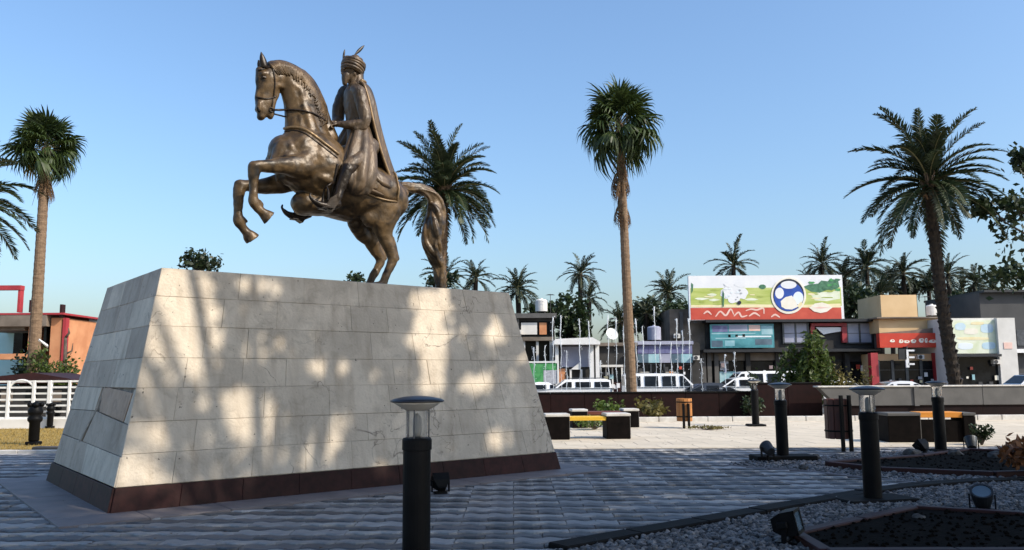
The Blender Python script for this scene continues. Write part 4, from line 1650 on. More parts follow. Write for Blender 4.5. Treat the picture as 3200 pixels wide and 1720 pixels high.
def tree(name, label, cat, base, trunk_top, lobes, per, clump, leafsize, m, trunk_r=.18, keep=None, group=None, cluster=14, crown='crown', limbs=True):
    base = Vector(base)
    t = thing(name, label, cat, base, group=group)
    mb = MB()
    tt = Vector(trunk_top) - base
    mb.tube([Vector((0, 0, 0)), tt * .5 + Vector((.03, .02, 0)), tt], [trunk_r * 1.25, trunk_r, trunk_r * .8], n=9)
    if limbs:
        for c, rad in lobes:
            e = Vector(c) - base
            md = tt.lerp(e, .5) + Vector((0, 0, .15 * (e - tt).length))
            mb.tube([tt * .92, md, e], [trunk_r * .55, trunk_r * .35, trunk_r * .12], n=6)
            for _ in range(3):
                q = e + Vector((rng.uniform(-1, 1) * rad[0], rng.uniform(-1, 1) * rad[1], rng.uniform(-.6, .8) * rad[2])) * .8
                mb.tube([md.lerp(e, .5), md.lerp(q, .6), q], [trunk_r * .22, trunk_r * .14, trunk_r * .05], n=5)
    mb.build('trunk', 'bark', t, smooth=True)
    pts = crown_points(lobes, per, clump, cluster)
    if keep is not None:
        pts = keep(pts)
    if len(pts):
        o = link(crown, quads_mesh('crown', leaf_quads(pts, leafsize, rng) - np.array(base), 4), m, t)
    return t


# shade trees to the right of and behind the viewpoint; their crowns leave the statue and these openings free
SUNV = np.array(SUN)
fc = face_corners('front', PHP, PH)
FN = np.array(((fc[1] - fc[0]).cross(fc[2] - fc[0])).normalized())
FP = np.array(fc[0])
LIT = [(392, 790, 22, 120), (368, 930, 14, 60), (455, 760, 82, 88), (445, 700, 60, 40), (470, 905, 62, 52), (520, 850, 42, 40), (1085, 765, 52, 28), (1078, 850, 42, 52), (1090, 905, 30, 26), (828, 920, 50, 26), (1200, 965, 42, 20),
       (585, 1012, 80, 32), (650, 1050, 70, 34), (640, 1085, 60, 26), (825, 1095, 34, 42), (410, 1085, 32, 28), (338, 1180, 40, 38), (640, 890, 26, 34), (1090, 970, 26, 34),
       (1255, 1105, 24, 22), (800, 1150, 34, 26), (1245, 845, 16, 18), (690, 1150, 26, 18), (500, 1110, 18, 18), (640, 720, 40, 16), (960, 1180, 16, 14)]
PU_, PN_, PO_ = np.array(PU), np.array(PN), np.array(PO)
CR, CU, CF, CC = np.array(_r), np.array(_u), np.array(_f), np.array(CAMP)


def keep_shade(p):
    # the shadow of each leaf: on the statue's plane, on the pedestal's front, on the ground
    tau = ((p - PO_) @ PN_) / (SUNV @ PN_)
    q = p - tau[:, None] * SUNV
    a = (q - PO_) @ PU_
    bad = (a > -3.6) & (a < 3.2) & (q[:, 2] > PH - .02) & (q[:, 2] < 8.4) & (tau > 0)
    tau = ((p - FP) @ FN) / (SUNV @ FN)
    q = p - tau[:, None] * SUNV
    v = q - CC
    d = v @ CF
    sx = (1600 + FPX * (v @ CR) / d) * 2576 / 3200
    sy = (860 - FPX * (v @ CU) / d) * 2576 / 3200
    for (cx, cy, rx, ry) in LIT:
        bad |= ((sx - cx) / (rx + 15)) ** 2 + ((sy - cy) / (ry + 13)) ** 2 < 1
    gnd = p - (p[:, 2] / SUNV[2])[:, None] * SUNV
    bad |= gnd[:, 1] > SHADE_Y + .5 * np.sin(gnd[:, 0] * 1.3) + .3 * np.sin(gnd[:, 0] * 3.1)
    # nothing hangs into the picture
    v = p - CC
    d = v @ CF
    sx = 1600 + FPX * (v @ CR) / d
    sy = 860 - FPX * (v @ CU) / d
    bad |= (d > 0) & (sx > -150) & (sx < 3350) & (sy > -160)
    return p[~bad]


shade = [((6.5, 5.2), (2.2, 8.3), 9.6, 'shade tree just off the right edge reaching over the front bollard'),
         ((10.0, 7.5), (8.8, 8.6), 9.4, 'tall shade tree off the right of the picture, nearest the gravel'),
         ((16.5, 8.0), (15.6, 8.4), 9.2, 'shade tree farther off to the right of the gravel'),
         ((22.0, 8.0), (21.8, 8.0), 9.0, 'shade tree farthest to the right of the plaza'),
         ((2.0, -2.5), (2.5, 2.2), 9.8, 'shade tree behind the viewpoint on the left'),
         ((9.5, .0), (9.5, 2.2), 9.6, 'shade tree behind the viewpoint on the right'),
         ((16.5, 1.0), (16.3, 2.2), 9.4, 'shade tree behind and far to the right'),
         ((-4.5, -2.5), (-3.6, 4.0), 9.8, 'shade tree behind the viewpoint, left of all others')]
for (bx, by), (cx, cy), cz, lab in shade:
    lobes = []
    for k in range(7):
        a = 2 * PI * k / 7 + cx
        rr = 2.3 if k else 0
        lobes.append(((cx + math.cos(a) * rr * 1.25, cy + math.sin(a) * rr, cz + random.uniform(-.9, .9)), (2.6, 2.2, 1.5)))
    tree('shade_tree', lab, 'tree', (bx, by, -.03), (bx * .8 + cx * .2, by * .8 + cy * .2, 5.2), lobes, 1100, .30, .34, 'leaf', .22, keep=keep_shade, group='shade trees around the viewpoint')

# leafy tree at the right edge, in front of the dark building
c0 = at(2600, 560, 33)
lobes = [((c0.x, c0.y, c0.z), (1.6, 1.5, 1.5)), ((c0.x + 1.6, c0.y, c0.z + 1.4), (2.0, 2, 1.6)), ((c0.x + .4, c0.y, c0.z - 2.2), (1.7, 1.5, 1.3)), ((c0.x + 2, c0.y, c0.z - 1), (2, 2, 2)), ((c0.x - .5, c0.y, c0.z + .6), (.9, .9, .7)), ((at(2535, 690, 33).x, 33, at(2535, 690, 33).z), (.9, .9, .5)), ((at(2470, 530, 33).x, 33, at(2470, 525, 33).z), (.35, .4, .22)), ((at(2545, 420, 33).x + .5, 33, at(2545, 400, 33).z), (.4, .5, .4))]
tree('broadleaf_tree', 'dark broadleaf tree at the right edge of the picture', 'tree', (c0.x + 2.0, 33, -.3), (c0.x + 1.4, 33, 4.5), lobes, 230, .20, .30, 'leaf', .14, cluster=8)

# far tree tops
def far_tree(vx, vy, y, rx, rz, lab, m='leaf', per=900, ls=.45):
    c = at(vx, vy, y)
    lobes = [((c.x + random.uniform(-.5, .5) * rx, y + random.uniform(-.4, .4) * rx, c.z + random.uniform(-.4, .3) * rz), (rx * .62, rx * .62, rz * .62)) for _ in range(5)]
    tree('broadleaf_tree', lab, 'tree', (c.x, y, -.3), (c.x, y, c.z - rz * .6), lobes, per // 5, .18, ls, m, .2, cluster=8)


far_tree(500, 655, 46, 1.05, .7, 'small tree top peeking over the pedestal left end', 'leaf', 520, .30)
far_tree(1108, 708, 60, 1.2, .6, 'tuft of foliage behind the horse tail tip', 'leaf', 300, .4)
far_tree(893, 703, 60, .7, .35, 'tiny tree top showing beside the hind hooves', 'leaf', 200, .3)
far_tree(1440, 800, 66, 2.0, 2.4, 'rounded dark tree left of the tall fan palm', 'leaf', 1500)
far_tree(1380, 790, 70, 1.8, 1.2, 'low dark tree over the cluttered roof', 'leaf', 900)
far_tree(1640, 800, 66, 2.4, 2.0, 'dark hanging tree right of the tall fan palm', 'leaf', 1500)
far_tree(1720, 790, 68, 1.8, 1.4, 'dark tree behind the brown concrete wall', 'leaf', 900)
far_tree(2170, 770, 72, 3.2, 2.0, 'dark tree filling the gap right of the billboard', 'leaf', 1600)
far_tree(2420, 790, 72, 3.6, 2.0, 'dark tree behind the pale poster wall', 'leaf', 1600)
far_tree(2300, 720, 84, 2.0, 1.0, 'dark tree far behind the tan roof block', 'leaf', 700)

# arching shrub in front of the shops
c = at(2040, 900, 34)
t = thing('arching_shrub', 'big green arching shrub standing behind the dark plaza wall', 'shrub', (c.x, 34, -.3))
stem = MB()
r_ = random.Random(9)
V_ = []
for i in range(70):
    az = r_.uniform(0, 2 * PI)
    sp = r_.uniform(.2, 1.15)
    h = r_.uniform(1.3, 3.5)
    pts = [Vector((math.cos(az) * .15, math.sin(az) * .15, .2)), Vector((math.cos(az) * sp * .45, math.sin(az) * sp * .45, h * .75)), Vector((math.cos(az) * sp * .85, math.sin(az) * sp * .85, h)), Vector((math.cos(az) * sp * 1.25, math.sin(az) * sp * 1.25, h * .72))]
    q = crom([list(p) for p in pts], 6)
    stem.tube([Vector(p) for p in q], [.022 * (1 - .8 * k / (len(q) - 1)) for k in range(len(q))], n=4)
    for k in range(3, len(q)):
        for _ in range(5):
            V_.append(q[k] + rng.normal(size=3) * .10)
stem.build('stems', 'bark', t)
link('foliage', quads_mesh('foliage', leaf_quads(np.array(V_), .30, rng, .28), 4), 'leaf_bright', t)


def shrub(name, label, loc, rx, rz, m, n, ls, seed, cat='shrub'):
    r2 = np.random.default_rng(seed)
    t = thing(name, label, cat, loc)
    st = MB()
    cents = []
    for i in range(12):
        az = r2.uniform(0, 2 * PI)
        e = Vector((math.cos(az) * rx * r2.uniform(.3, 1), math.sin(az) * rx * r2.uniform(.3, 1), rz * r2.uniform(.55, 1.0)))
        st.tube([Vector((0, 0, 0)), e * .5 + Vector((0, 0, rz * .1)), e], [.02, .014, .006], n=4)
        m_ = n // 12
        cents.append(np.array(e) * r2.uniform(.55, 1.0, (m_, 1)) + r2.normal(size=(m_, 3)) * np.array([rx * .16, rx * .16, rz * .10]))
    st.build('stems', 'bark', t)
    cc = np.concatenate(cents)
    cc[:, 2] = np.abs(cc[:, 2])
    link('foliage', quads_mesh('foliage', leaf_quads(cc, ls, rng), 4), m, t)
    return t


shrub('shrub', 'rust and olive bush right of the arching shrub', onground(2150, 33.5), .9, 2.0, 'leaf_olive', 1500, .14, 1)
shrub('shrub', 'low dark bush left of the arching shrub', onground(1925, 33.5), .8, 1.8, 'leaf', 1300, .14, 2)
shrub('shrub', 'broad green bush below the left fan palm', Vector((onground(130, 32).x, 32, -.03)), 1.05, 2.6, 'leaf_bright', 2600, .16, 3)
shrub('shrub', 'dark bush at the foot of the left fan palm', Vector((onground(72, 32).x, 32, -.03)), .7, 2.3, 'leaf', 1500, .16, 4)
shrub('shrub', 'green plant in the planter behind the yellow bench', G(*V(1530, 1062)) + Vector((0, 0, 0)), .5, .75, 'leaf_bright', 380, .16, 5)
shrub('shrub', 'straggly plant between the yellow bench and the orange bin', G(*V(1640, 1060)), .55, .75, 'leaf_olive', 260, .2, 6)
shrub('shrub', 'low weeds under the yellow bench', G(*V(1500, 1085)) + Vector((0, .6, 0)), .55, .35, 'leaf_bright', 420, .09, 7)
shrub('shrub', 'small bush beside the farthest bollard lamp', G(*V(1895, 1056)), .45, .75, 'leaf', 360, .14, 8)
shrub('shrub', 'rust coloured grassy plant at the right edge', G(*V(2562, 1205)) + Vector((.3, 0, .05)), .5, .5, 'leaf_rust', 500, .12, 9)
shrub('shrub', 'small dark plant beside the orange bench', G(*V(2470, 1120)), .25, .45, 'leaf', 240, .10, 10)
shrub('shrub', 'thin twigs left of the orange bin', G(*V(1650, 1085)) + Vector((1.5, .4, 0)), .6, .12, 'leaf_olive', 200, .08, 11)

# bare twisted tree beside the orange building
b_ = onground(160, 36, -.3)
t = thing('bare_tree', 'leafless twisted tree at the right side of the orange building', 'tree', b_)
mb = MB()
p0 = Vector((0, 0, 0))
t1 = at(165, 850, 36) - b_
t2 = at(172, 825, 36) - b_
mb.tube([p0, t1 * .5 + Vector((.06, 0, 0)), t1], [.13, .10, .06], n=7)
mb.tube([t1, t1.lerp(t2, .5) + Vector((.1, 0, 0)), t2], [.06, .045, .015], n=6)
mb.tube([t1 * .8, t1 * .8 + Vector((.25, .1, .15)), t1 * .8 + Vector((.28, .1, .5))], [.05, .035, .01], n=6)
mb.tube([t1 * .5, t1 * .5 + Vector((.35, 0, .05)), t1 * .5 + Vector((.55, 0, -.1))], [.05, .03, .03], n=6)
mb.build('trunk', 'bark', t, smooth=True)

# ------------------------------------------------------------------ street furniture
def bollard(label, loc):
    t = thing('bollard_lamp', label, 'bollard lamp', loc, group='black bollard lamps with flat round caps')
    MB().lathe([(.118, 0), (.118, .03), (.108, .035), (.108, .98), (.116, .985), (.116, 1.06), (.108, 1.075), (.05, 1.08)], 28).build('post', 'black_metal', t, smooth=False)
    gl = MB().lathe([(.088, 1.07), (.088, 1.295), (.082, 1.295), (.082, 1.07)], 28).build('glass', 'glass_clear', t, smooth=True)
    MB().lathe([(.030, 1.075), (.034, 1.12), (.034, 1.22), (.02, 1.25), (.006, 1.26)], 14).build('bulb', 'lamp_under', t, smooth=True)
    for k in range(3):
        a = k * 2.094 + .4
        MB().tube([(math.cos(a) * .096, math.sin(a) * .096, 1.07), (math.cos(a) * .096, math.sin(a) * .096, 1.31)], .006, n=6).build('rod', 'grey_metal', t)
    MB().lathe([(.085, 1.285), (.12, 1.305), (.17, 1.335), (.20, 1.352)], 32).build('reflector', 'lamp_under', t, smooth=True)
    MB().lathe([(.203, 1.350), (.212, 1.356), (.212, 1.364), (.18, 1.378), (.10, 1.394), (.02, 1.40)], 36).build('cap', 'lamp_cap', t, smooth=True)
    return t


def foot_slab(parent, w, d, h, rz=0.0):
    MB().box(-w / 2, w / 2, -d / 2, d / 2, -.02, h, bev=.015).build('footing', 'kerb_black', parent, (0, 0, 0), rz)


p = at(1050, 1000, 6.55)
bollard('tall bollard lamp in the foreground, cut off at the bottom', (p.x, 6.55, 0))
t = bollard('bollard lamp on the gravel corner, second nearest', G(2729, 1566))
foot_slab(t, .95, .5, .045, .25)
t = bollard('bollard lamp beside the small tilted floodlight', G(2447, 1438))
foot_slab(t, 1.1, .5, .09, .05)
t = bollard('bollard lamp in front of the orange bench', G(2941, 1412))
foot_slab(t, .4, .4, .05)
t = bollard('smallest bollard lamp far off by the dark wall', G(2362, 1332))
foot_slab(t, .5, .5, .06)


def floodlight(label, loc, rz, tilt, s=1.0, round_=False, post=.0):
    """boxy or round ground floodlight on a yoke"""
    t = thing('floodlight', label, 'floodlight', loc, rz)
    MB().box(-.11 * s, .11 * s, -.10 * s, .10 * s, 0, .03 * s, bev=.006).build('base_plate', 'black_metal', t)
    zc = (.20 + post) * s
    for sg in (-1, 1):
        MB().box(sg * .155 * s - .008, sg * .155 * s + .008, -.025 * s, .025 * s, .028 * s if post == 0 else post * s, zc + .03 * s).build('bracket', 'black_metal', t)
    MB().box(-.165 * s, .165 * s, -.025 * s, .025 * s, .028 * s + post * s, .045 * s + post * s).build('yoke', 'black_metal', t)
    if post:
        MB().tube([(0, 0, .02), (0, 0, post * s + .03)], .03 * s, n=10).build('stem', 'black_metal', t)
    if round_:
        head = MB().lathe([(.05, -.17), (.10, -.16), (.125, -.05), (.145, .07), (.145, .10), (.12, .10), (.11, .07)], 22)
        hv = head.build('housing', 'gunmetal', t, (0, 0, zc), smooth=False)
        ln = MB().lathe([(.115, .085), (.115, .092), (.01, .094)], 22).build('lens', 'glass_blue', hv)
    else:
        head = MB()
        head.loft([[(-.08, -.06, -.13), (.08, -.06, -.13), (.08, .06, -.13), (-.08, .06, -.13)], [(-.145, -.11, -.02), (.145, -.11, -.02), (.145, .11, -.02), (-.145, .11, -.02)], [(-.145, -.115, .10), (.145, -.115, .10), (.145, .115, .10), (-.145, .115, .10)]])
        hv = head.build('housing', 'black_metal', t, (0, 0, zc))
        ln = MB().box(-.115, .115, -.085, .085, .098, .108).build('lens', 'glass_blue', hv)
        fr = MB()
        for a in ((-.145, -.117, -.115, .115), (.117, .145, -.115, .115), (-.145, .145, -.115, -.087), (-.145, .145, .087, .115)):
            fr.box(a[0], a[1], a[2], a[3], .101, .118)
        fr.build('bezel', 'black_metal', hv)
        MB().box(-.20, -.16, -.03, .03, -.06, .04, bev=.006).build('junction_box', 'black_metal', hv)
        for k in range(5):
            MB().box(-.07, .07, -.05 + .025 * k - .003, -.05 + .025 * k + .003, -.155, -.125).build('fin', 'black_metal', hv)
    hv.scale = (s, s, s)
    hv.rotation_euler.x = tilt
    return t


floodlight('square floodlight at the bottom edge turned to the soil bed', G(2462, 1700), R(60), R(78), .95)
floodlight('round floodlight on the gravel at the far right', G(3072, 1598), R(-30), R(35), .82, True)
floodlight('small tilted floodlight beside the third bollard lamp', G(2400, 1446), R(15), R(-62), .78, True, .12)
floodlight('black floodlight on the paving right of the front bollard', G(*V(1108, 1242)), R(20), R(-40), .75)
floodlight('dark floodlight below the orange bench, at its right end', G(3036, 1408), R(-20), R(-35), .85, True)
floodlight('dark floodlight below the orange bench, at its left end', G(2882, 1420), R(30), R(-45), .8)

# rocks in the back bed
for i, (sx, sy, s, lab) in enumerate(((2850, 1432, .16, 'dark rock under the left end of the orange bench'), (2985, 1430, .13, 'dark rock right of the fourth bollard lamp'), (2548, 1436, .09, 'small dark rock right of the third bollard lamp'), (3118, 1440, .15, 'dark rock in the back soil bed near the right edge'), (2512, 1470, .08, 'small stone at the edge of the back gravel bed'), (2870, 1630, .07, 'small stone lying in the front soil bed'))):
    r2 = np.random.default_rng(i)
    bm = bmesh.new()
    bmesh.ops.create_icosphere(bm, subdivisions=2, radius=s)
    for v in bm.verts:
        n_ = v.co.normalized()
        v.co *= 1 + .22 * math.sin(7 * n_.x + i) * math.cos(5 * n_.y + 2 * i) + r2.uniform(-.07, .07)
        v.co.z *= .7
    me = bpy.data.meshes.new('rock')
    bm.to_mesh(me)
    bm.free()
    o = link('rock', me, 'rock', None, G(sx, sy) + Vector((0, 0, s * .45)))
    tag(o, lab, 'rock', 'dark rocks in the beds')


def bench(label, loc, rz, plank, bw, gap, h=.62, dp=.62, cap='kerb_white', bw2=None, riser=False):
    t = thing('bench', label, 'bench', loc, rz, group='stone benches with timber seats')
    for s in (-1, 1):
        a, b = sorted((s * gap / 2, s * (gap / 2 + (bw if s < 0 or bw2 is None else bw2))))
        e = MB().box(a, b, -dp / 2, dp / 2, 0, h - .07, bev=.012).build('end_block', 'bench_stone', t)
        MB().box(b - .004, b + .012, -dp / 2 + .01, dp / 2 - .01, .01, h - .075).build('lit_side', 'concrete_grey', e)  # grey sheet in place of sunlight on the block's right side
        MB().box(a - .015, b + .015, -dp / 2 - .015, dp / 2 + .015, h - .069, h, bev=.012).build('cap_stone', cap, e)
    if riser:
        MB().box(-gap / 2 + .006, gap / 2 - .006, -dp / 2 + .06, dp / 2 - .06, 0, h - .175).build('riser', 'bench_stone', t)
    for k in range(4):
        y0 = -dp / 2 + .03 + k * (dp - .06) / 4
        MB().box(-gap / 2 + .004, gap / 2 - .004, y0, y0 + (dp - .06) / 4 - .012, h - (.17 if not riser else .11), h - (.075 if not riser else -.012), bev=.008).build('seat_plank', plank, t)
    return t


def vp(vx, vy):
    return G(*V(vx, vy))


bench('stone bench with bright yellow planks right of the pedestal', (vp(1478, 1106).x, vp(1478, 1106).y + .3, 0), R(4), 'yellow_plank', .58, .92)
bench('stone bench with dark red planks behind the yellow one', (at(1520, 1000, 25).x, 25.2, 0), R(4), 'red_plank', .45, 1.1, h=.55)
bench('dark stone bench with an orange plank near the right edge', (vp(2378, 1114).x, vp(2367, 1114).y + .35, 0), R(-3), 'orange_plank', .72, .95, h=.66, bw2=.26, riser=True, cap='concrete_grey')


def bin_(label, loc, m, w, h, ph, rz=0.0, z0=.16):
    t = thing('litter_bin', label, 'bin', loc, rz, group='slatted timber litter bins')
    n = 12
    for k in range(n):
        a = 2 * PI * k / n
        b_ = MB()
        b_.box(-.028, .028, -.011, .011, 0, h, bev=.005)
        r0 = w / 2
        o = b_.build('slat', m, t, (math.cos(a) * r0 * .92, math.sin(a) * r0 * .92, z0), a + PI / 2)
        o.rotation_euler = Matrix.Rotation(a + PI / 2, 3, 'Z').to_euler()
        sc_ = (w * 3.1416 / n / .056) * .86
        o.scale.x = sc_
    MB().lathe([(w * .40, z0 + .01), (w * .42, z0 + .02), (w * .42, z0 + h - .03), (w * .40, z0 + h - .03), (w * .38, z0 + .03)], 16).build('liner', 'black_metal', t)
    for zz in (z0 + h * .18, z0 + h * .82):
        MB().lathe([(w * .495, zz), (w * .515, zz), (w * .515, zz + .03), (w * .495, zz + .03)], 20).build('hoop', 'black_metal', t)
    for s in (-1, 1):
        MB().box(s * w * .16 - .035, s * w * .16 + .035, -w * .56 - .03, -w * .56 + .03, -.02, ph, bev=.008).build('post', 'black_metal', t)
    return t


bin_('orange timber bin in the sun by the dark wall', (G(2140, 1338).x, G(2140, 1338).y, 0), 'wood_orange', .46, .66, .72, 0, .2)
bin_('dark maroon timber bin between two bollard lamps', (G(2624, 1408).x, G(2624, 1408).y, 0), 'wood_dark', .54, .80, 1.12, R(8), .24)


def iron_post(label, loc, s):
    t = thing('iron_post', label, 'post', loc, group='black cast iron posts by the white fence')
    MB().box(-.13 * s, .13 * s, -.13 * s, .13 * s, 0, .10 * s, bev=.01).build('foot', 'black_metal', t)
    MB().lathe([(.10 * s, .10 * s), (.115 * s, .14 * s), (.115 * s, .52 * s), (.155 * s, .57 * s), (.16 * s, .63 * s), (.12 * s, .68 * s), (.155 * s, .73 * s), (.165 * s, .79 * s), (.13 * s, .86 * s), (.12 * s, .89 * s)], 18).build('shaft', 'black_metal', t, smooth=True)
    for k in range(4):
        a = k * PI / 2 + .6
        MB().lathe([(.01, -.055 * s), (.045 * s, -.04 * s), (.058 * s, 0), (.045 * s, .04 * s), (.01, .055 * s)], 10, (math.cos(a) * .12 * s, math.sin(a) * .12 * s, .93 * s)).build('knob', 'black_metal', t, smooth=True)
    MB().lathe([(.09 * s, .88 * s), (.07 * s, .93 * s), (.075 * s, .97 * s), (.02 * s, 1.0 * s)], 14).build('finial', 'black_metal', t, smooth=True)
    return t


iron_post('black iron post on the dry lawn in front of the white fence', (vp(84, 1122).x, vp(84, 1122).y, 0), 1.02)
iron_post('left of two small iron posts close to the white fence', (at(126, 1060, 26.2).x, 26.2, 0), .80)
iron_post('right of two small iron posts close to the white fence', (at(143, 1060, 26.6).x, 26.6, 0), .78)
b = MB().box(-.35, .35, -.12, .12, 0, .12, bev=.02).build('stone_block', 'concrete_brown', None, (vp(85, 1140).x + .25, vp(85, 1138).y, 0.0))
tag(b, 'low brown stone block at the foot of the lawn post', 'block')

# ------------------------------------------------------------------ plaza walls
WY = 30.0
xl, xr = at(1300, 1000, WY).x, at(1893, 1000, WY).x
wl = thing('plaza_wall', 'low dark maroon stone wall behind the benches', 'wall', ((xl + xr) / 2, WY, 0))
n = 7
wd = (xr - xl) / n
for i in range(n):
    x0 = xl + i * wd - (xl + xr) / 2
    MB().box(x0 + .004, x0 + wd - .004, 0, .3, -.02, .90, bev=.01).build('wall_panel', 'wall_stone', wl)
    MB().box(x0 + .003, x0 + wd - .003, -.03, .33, .901, .955, bev=.01).build('coping', 'kerb_black', wl)
x0_, x1_ = at(1896, 1000, 29.4).x, at(2068, 1000, 29.4).x
wm = thing('plaza_wall', 'taller dark maroon stone wall between the low wall and the grey parapet', 'wall', ((x0_ + x1_) / 2, 29.4, 0))
for i in range(2):
    w_ = (x1_ - x0_) / 2
    a = x0_ + i * w_ - (x0_ + x1_) / 2
    MB().box(a + .004, a + w_ - .004, 0, .35, -.02, 1.21, bev=.01).build('wall_panel', 'wall_stone', wm)
    MB().box(a + .003, a + w_ - .003, -.03, .38, 1.211, 1.265, bev=.01).build('coping', 'kerb_black', wm)
# grey parapet with a slanting end
xa, xb = at(2062, 1000, 28.6).x, at(2106, 1000, 28.6).x
xe = at(2640, 1000, 28.6).x
gw = thing('parapet', 'grey concrete parapet with a slanting end along the right side', 'wall', (xa, 28.6, 0))
zt, zb = at(2300, 970, 28.6).z, at(2300, 1020, 28.6).z
L_ = xe - xa
segs = [0.0, .42, .71, 1.0]
for i in range(3):
    a, c = segs[i] * L_, segs[i + 1] * L_
    if i == 0:
        MB().plate([(0, zt - .05), (c - .004, zt - .05), (c - .004, zb), (xb - xa, zb)], 0, .4).build('parapet_panel', 'concrete_grey', gw)
    else:
        MB().box(a + .004, c - .004, 0, .4, zb, zt - .05, bev=.012).build('parapet_panel', 'concrete_grey', gw)
    MB().box(a - (.06 if i == 0 else 0), c - .003, -.04, .44, zt - .049, zt, bev=.01).build('coping', 'kerb_white', gw)  # white coping stands in for sunlight along the wall top
    MB().box(a + (xb - xa if i == 0 else 0), c - .003, .06, .36, -.02, zb - .002).build('base_panel', 'wall_stone', gw)
MB().box(L_ * .41, L_ * .43, -.05, .0, zb - .02, zt - .06).build('pier', 'concrete_grey', gw)
# light kerb along the foot of the walls
kb = thing('planter_kerb', 'pale low kerb of the planter in front of the dark wall', 'kerb', (0, 28.3, 0))
xs0, xs1 = at(1590, 1000, 28.2).x, at(2560, 1000, 28.2).x
n = 16
for i in range(n):
    a = xs0 + (xs1 - xs0) * i / n
    c = xs0 + (xs1 - xs0) * (i + 1) / n
    MB().box(a + .01, c - .01, -.5, -.3, -.02, .16, bev=.015).build('kerb_stone', 'kerb_white', kb)

# ------------------------------------------------------------------ white fence at the left
FY = 26.3
fx0, fx1 = at(-60, 1000, FY).x, at(200, 1000, FY).x
fence = thing('fence', 'white railing fence with an arched gate at the left edge', 'fence', ((fx0 + fx1) / 2, FY, 0))
ox = (fx0 + fx1) / 2
zf0, zf1 = at(100, 1052, FY).z, at(100, 960, FY).z
MB().box(fx0 - ox, fx1 - ox, .02, .34, -.02, zf0 - .02, bev=.02).build('base_wall', 'white_wall', fence)
for vx, w_ in ((14, .09), (78, .09), (118, .12), (168, .08), (198, .08), (-40, .08)):
    x = at(vx, 1000, FY).x - ox
    MB().box(x - w_ / 2, x + w_ / 2, .10, .10 + w_, zf0 - .02, zf1 + .03, bev=.008).build('post', 'white_paint', fence)
for k in range(7):
    z = zf0 + (zf1 - zf0) * k / 6
    MB().box(fx0 - ox, fx1 - ox, .12, .16, z - .03, z + .03).build('rail', 'white_paint', fence)
xc, ra = at(46, 1000, FY).x - ox, (at(78, 1000, FY).x - at(14, 1000, FY).x) / 2
MB().tube([(xc + ra * math.cos(a), .14, zf1 - .30 + .34 * math.sin(a)) for a in np.linspace(0, PI, 17)], .035, n=8).build('arch', 'white_paint', fence)
# dark shed with a maroon roof behind the fence
sh = thing('shed', 'low dark shed with a shallow maroon roof behind the white fence', 'shed', (at(90, 1000, 29).x, 29, 0))
sx0, sx1 = at(-80, 1000, 29).x - sh.location.x, at(197, 1000, 29).x - sh.location.x
MB().box(sx0, sx1, 0, 2, -.03, 1.32).build('wall', 'concrete_dark', sh)
zr = at(90, 938, 29).z
MB().plate([(sx0, 1.36), (sx1, 1.42), (sx1 - .2, 1.55), (0.0, zr), (sx0, 1.55)], -.25, 2.2).build('roof', 'maroon_paint', sh)
for k in range(6):
    a = sx0 + .3 + k * .85
    MB().box(a, a + .4, -.02, .0, .75, 1.15).build('window', 'concrete_brown' if k % 2 else 'glass_dark', sh)

# ------------------------------------------------------------------ buildings
def blk(parent, name, m, vx0, vx1, vy0, vy1, y, dp=.1, bev=0.0):
    """box whose front fills the seen rectangle at distance y"""
    a, b = at(vx0, vy1, y), at(vx1, vy0, y)
    if vy1 >= 984 and name not in ('display',):
        a.z = -.34 if y < 50 else -.18                          # stands on the ground
    o = parent.location if parent is not None else Vector((0, 0, 0))
    return MB().box(a.x - o.x, b.x - o.x, y - o.y, y + dp - o.y, a.z - o.z, b.z - o.z, bev).build(name, m, parent)


def shape(parent, name, m, pts, y, dp):
    o = parent.location
    q = [at(px, py, y) for px, py in pts]
    return MB().plate([(p.x - o.x, p.z - o.z) for p in q], y - o.y, y + dp - o.y).build(name, m, parent)


def building(label, vx, y, name='building'):
    p_ = onground(vx, y, -.3)
    return thing(name, label, 'building', p_)


def ellipse(cx, cy, rx, ry, n=28, a0=0, a1=360):
    return [(cx + rx * math.cos(R(a0 + (a1 - a0) * i / n)), cy + ry * math.sin(R(a0 + (a1 - a0) * i / n))) for i in range(n)]


# left: orange building with a red roof frame
Y = 40
b1 = building('orange and red building with an open roof frame at the left edge', 80, Y)
blk(b1, 'wall', 'orange_wall', 118, 157, 800, 985, Y, 5)
blk(b1, 'wall', 'orange_wall', 62, 84, 822, 985, Y + .05, 5)
blk(b1, 'wall', 'cyan_wall', -60, 62, 832, 985, Y + 2.5, 3)
blk(b1, 'beam', 'concrete_brown', -60, 118, 792, 822, Y - .3, 4)
blk(b1, 'fascia', 'red_frame', -60, 160, 787, 793, Y - .32, 5.4)
blk(b1, 'beam', 'orange_wall', -60, 68, 890, 905, Y - .3, 1)
blk(b1, 'post', 'red_frame', 42, 52, 724, 786, Y - .2, .3)
blk(b1, 'post', 'maroon_paint', 72, 81, 755, 786, Y - .2, .3)
blk(b1, 'post', 'maroon_paint', 149, 157, 766, 798, Y - .2, .3)
blk(b1, 'post', 'red_frame', 156, 159, 800, 985, Y - .06, .3)
blk(b1, 'beam', 'red_frame', -60, 52, 718, 730, Y - .25, .35)
blk(b1, 'window', 'glass_dark', 32, 58, 838, 892, Y + .4, 2.1)
blk(b1, 'window', 'glass_dark', 108, 117, 822, 870, Y + .1, 1.0)
blk(b1, 'panel', 'red_frame', 82, 90, 795, 985, Y - .05, .2)
blk(b1, 'ceiling', 'concrete_brown', -60, 62, 822, 832, Y, 4)
wbird = thing('rag', 'white rag caught on the left fan palm trunk', 'cloth', at(104, 862, 26.7))
mb = MB()
o = wbird.location
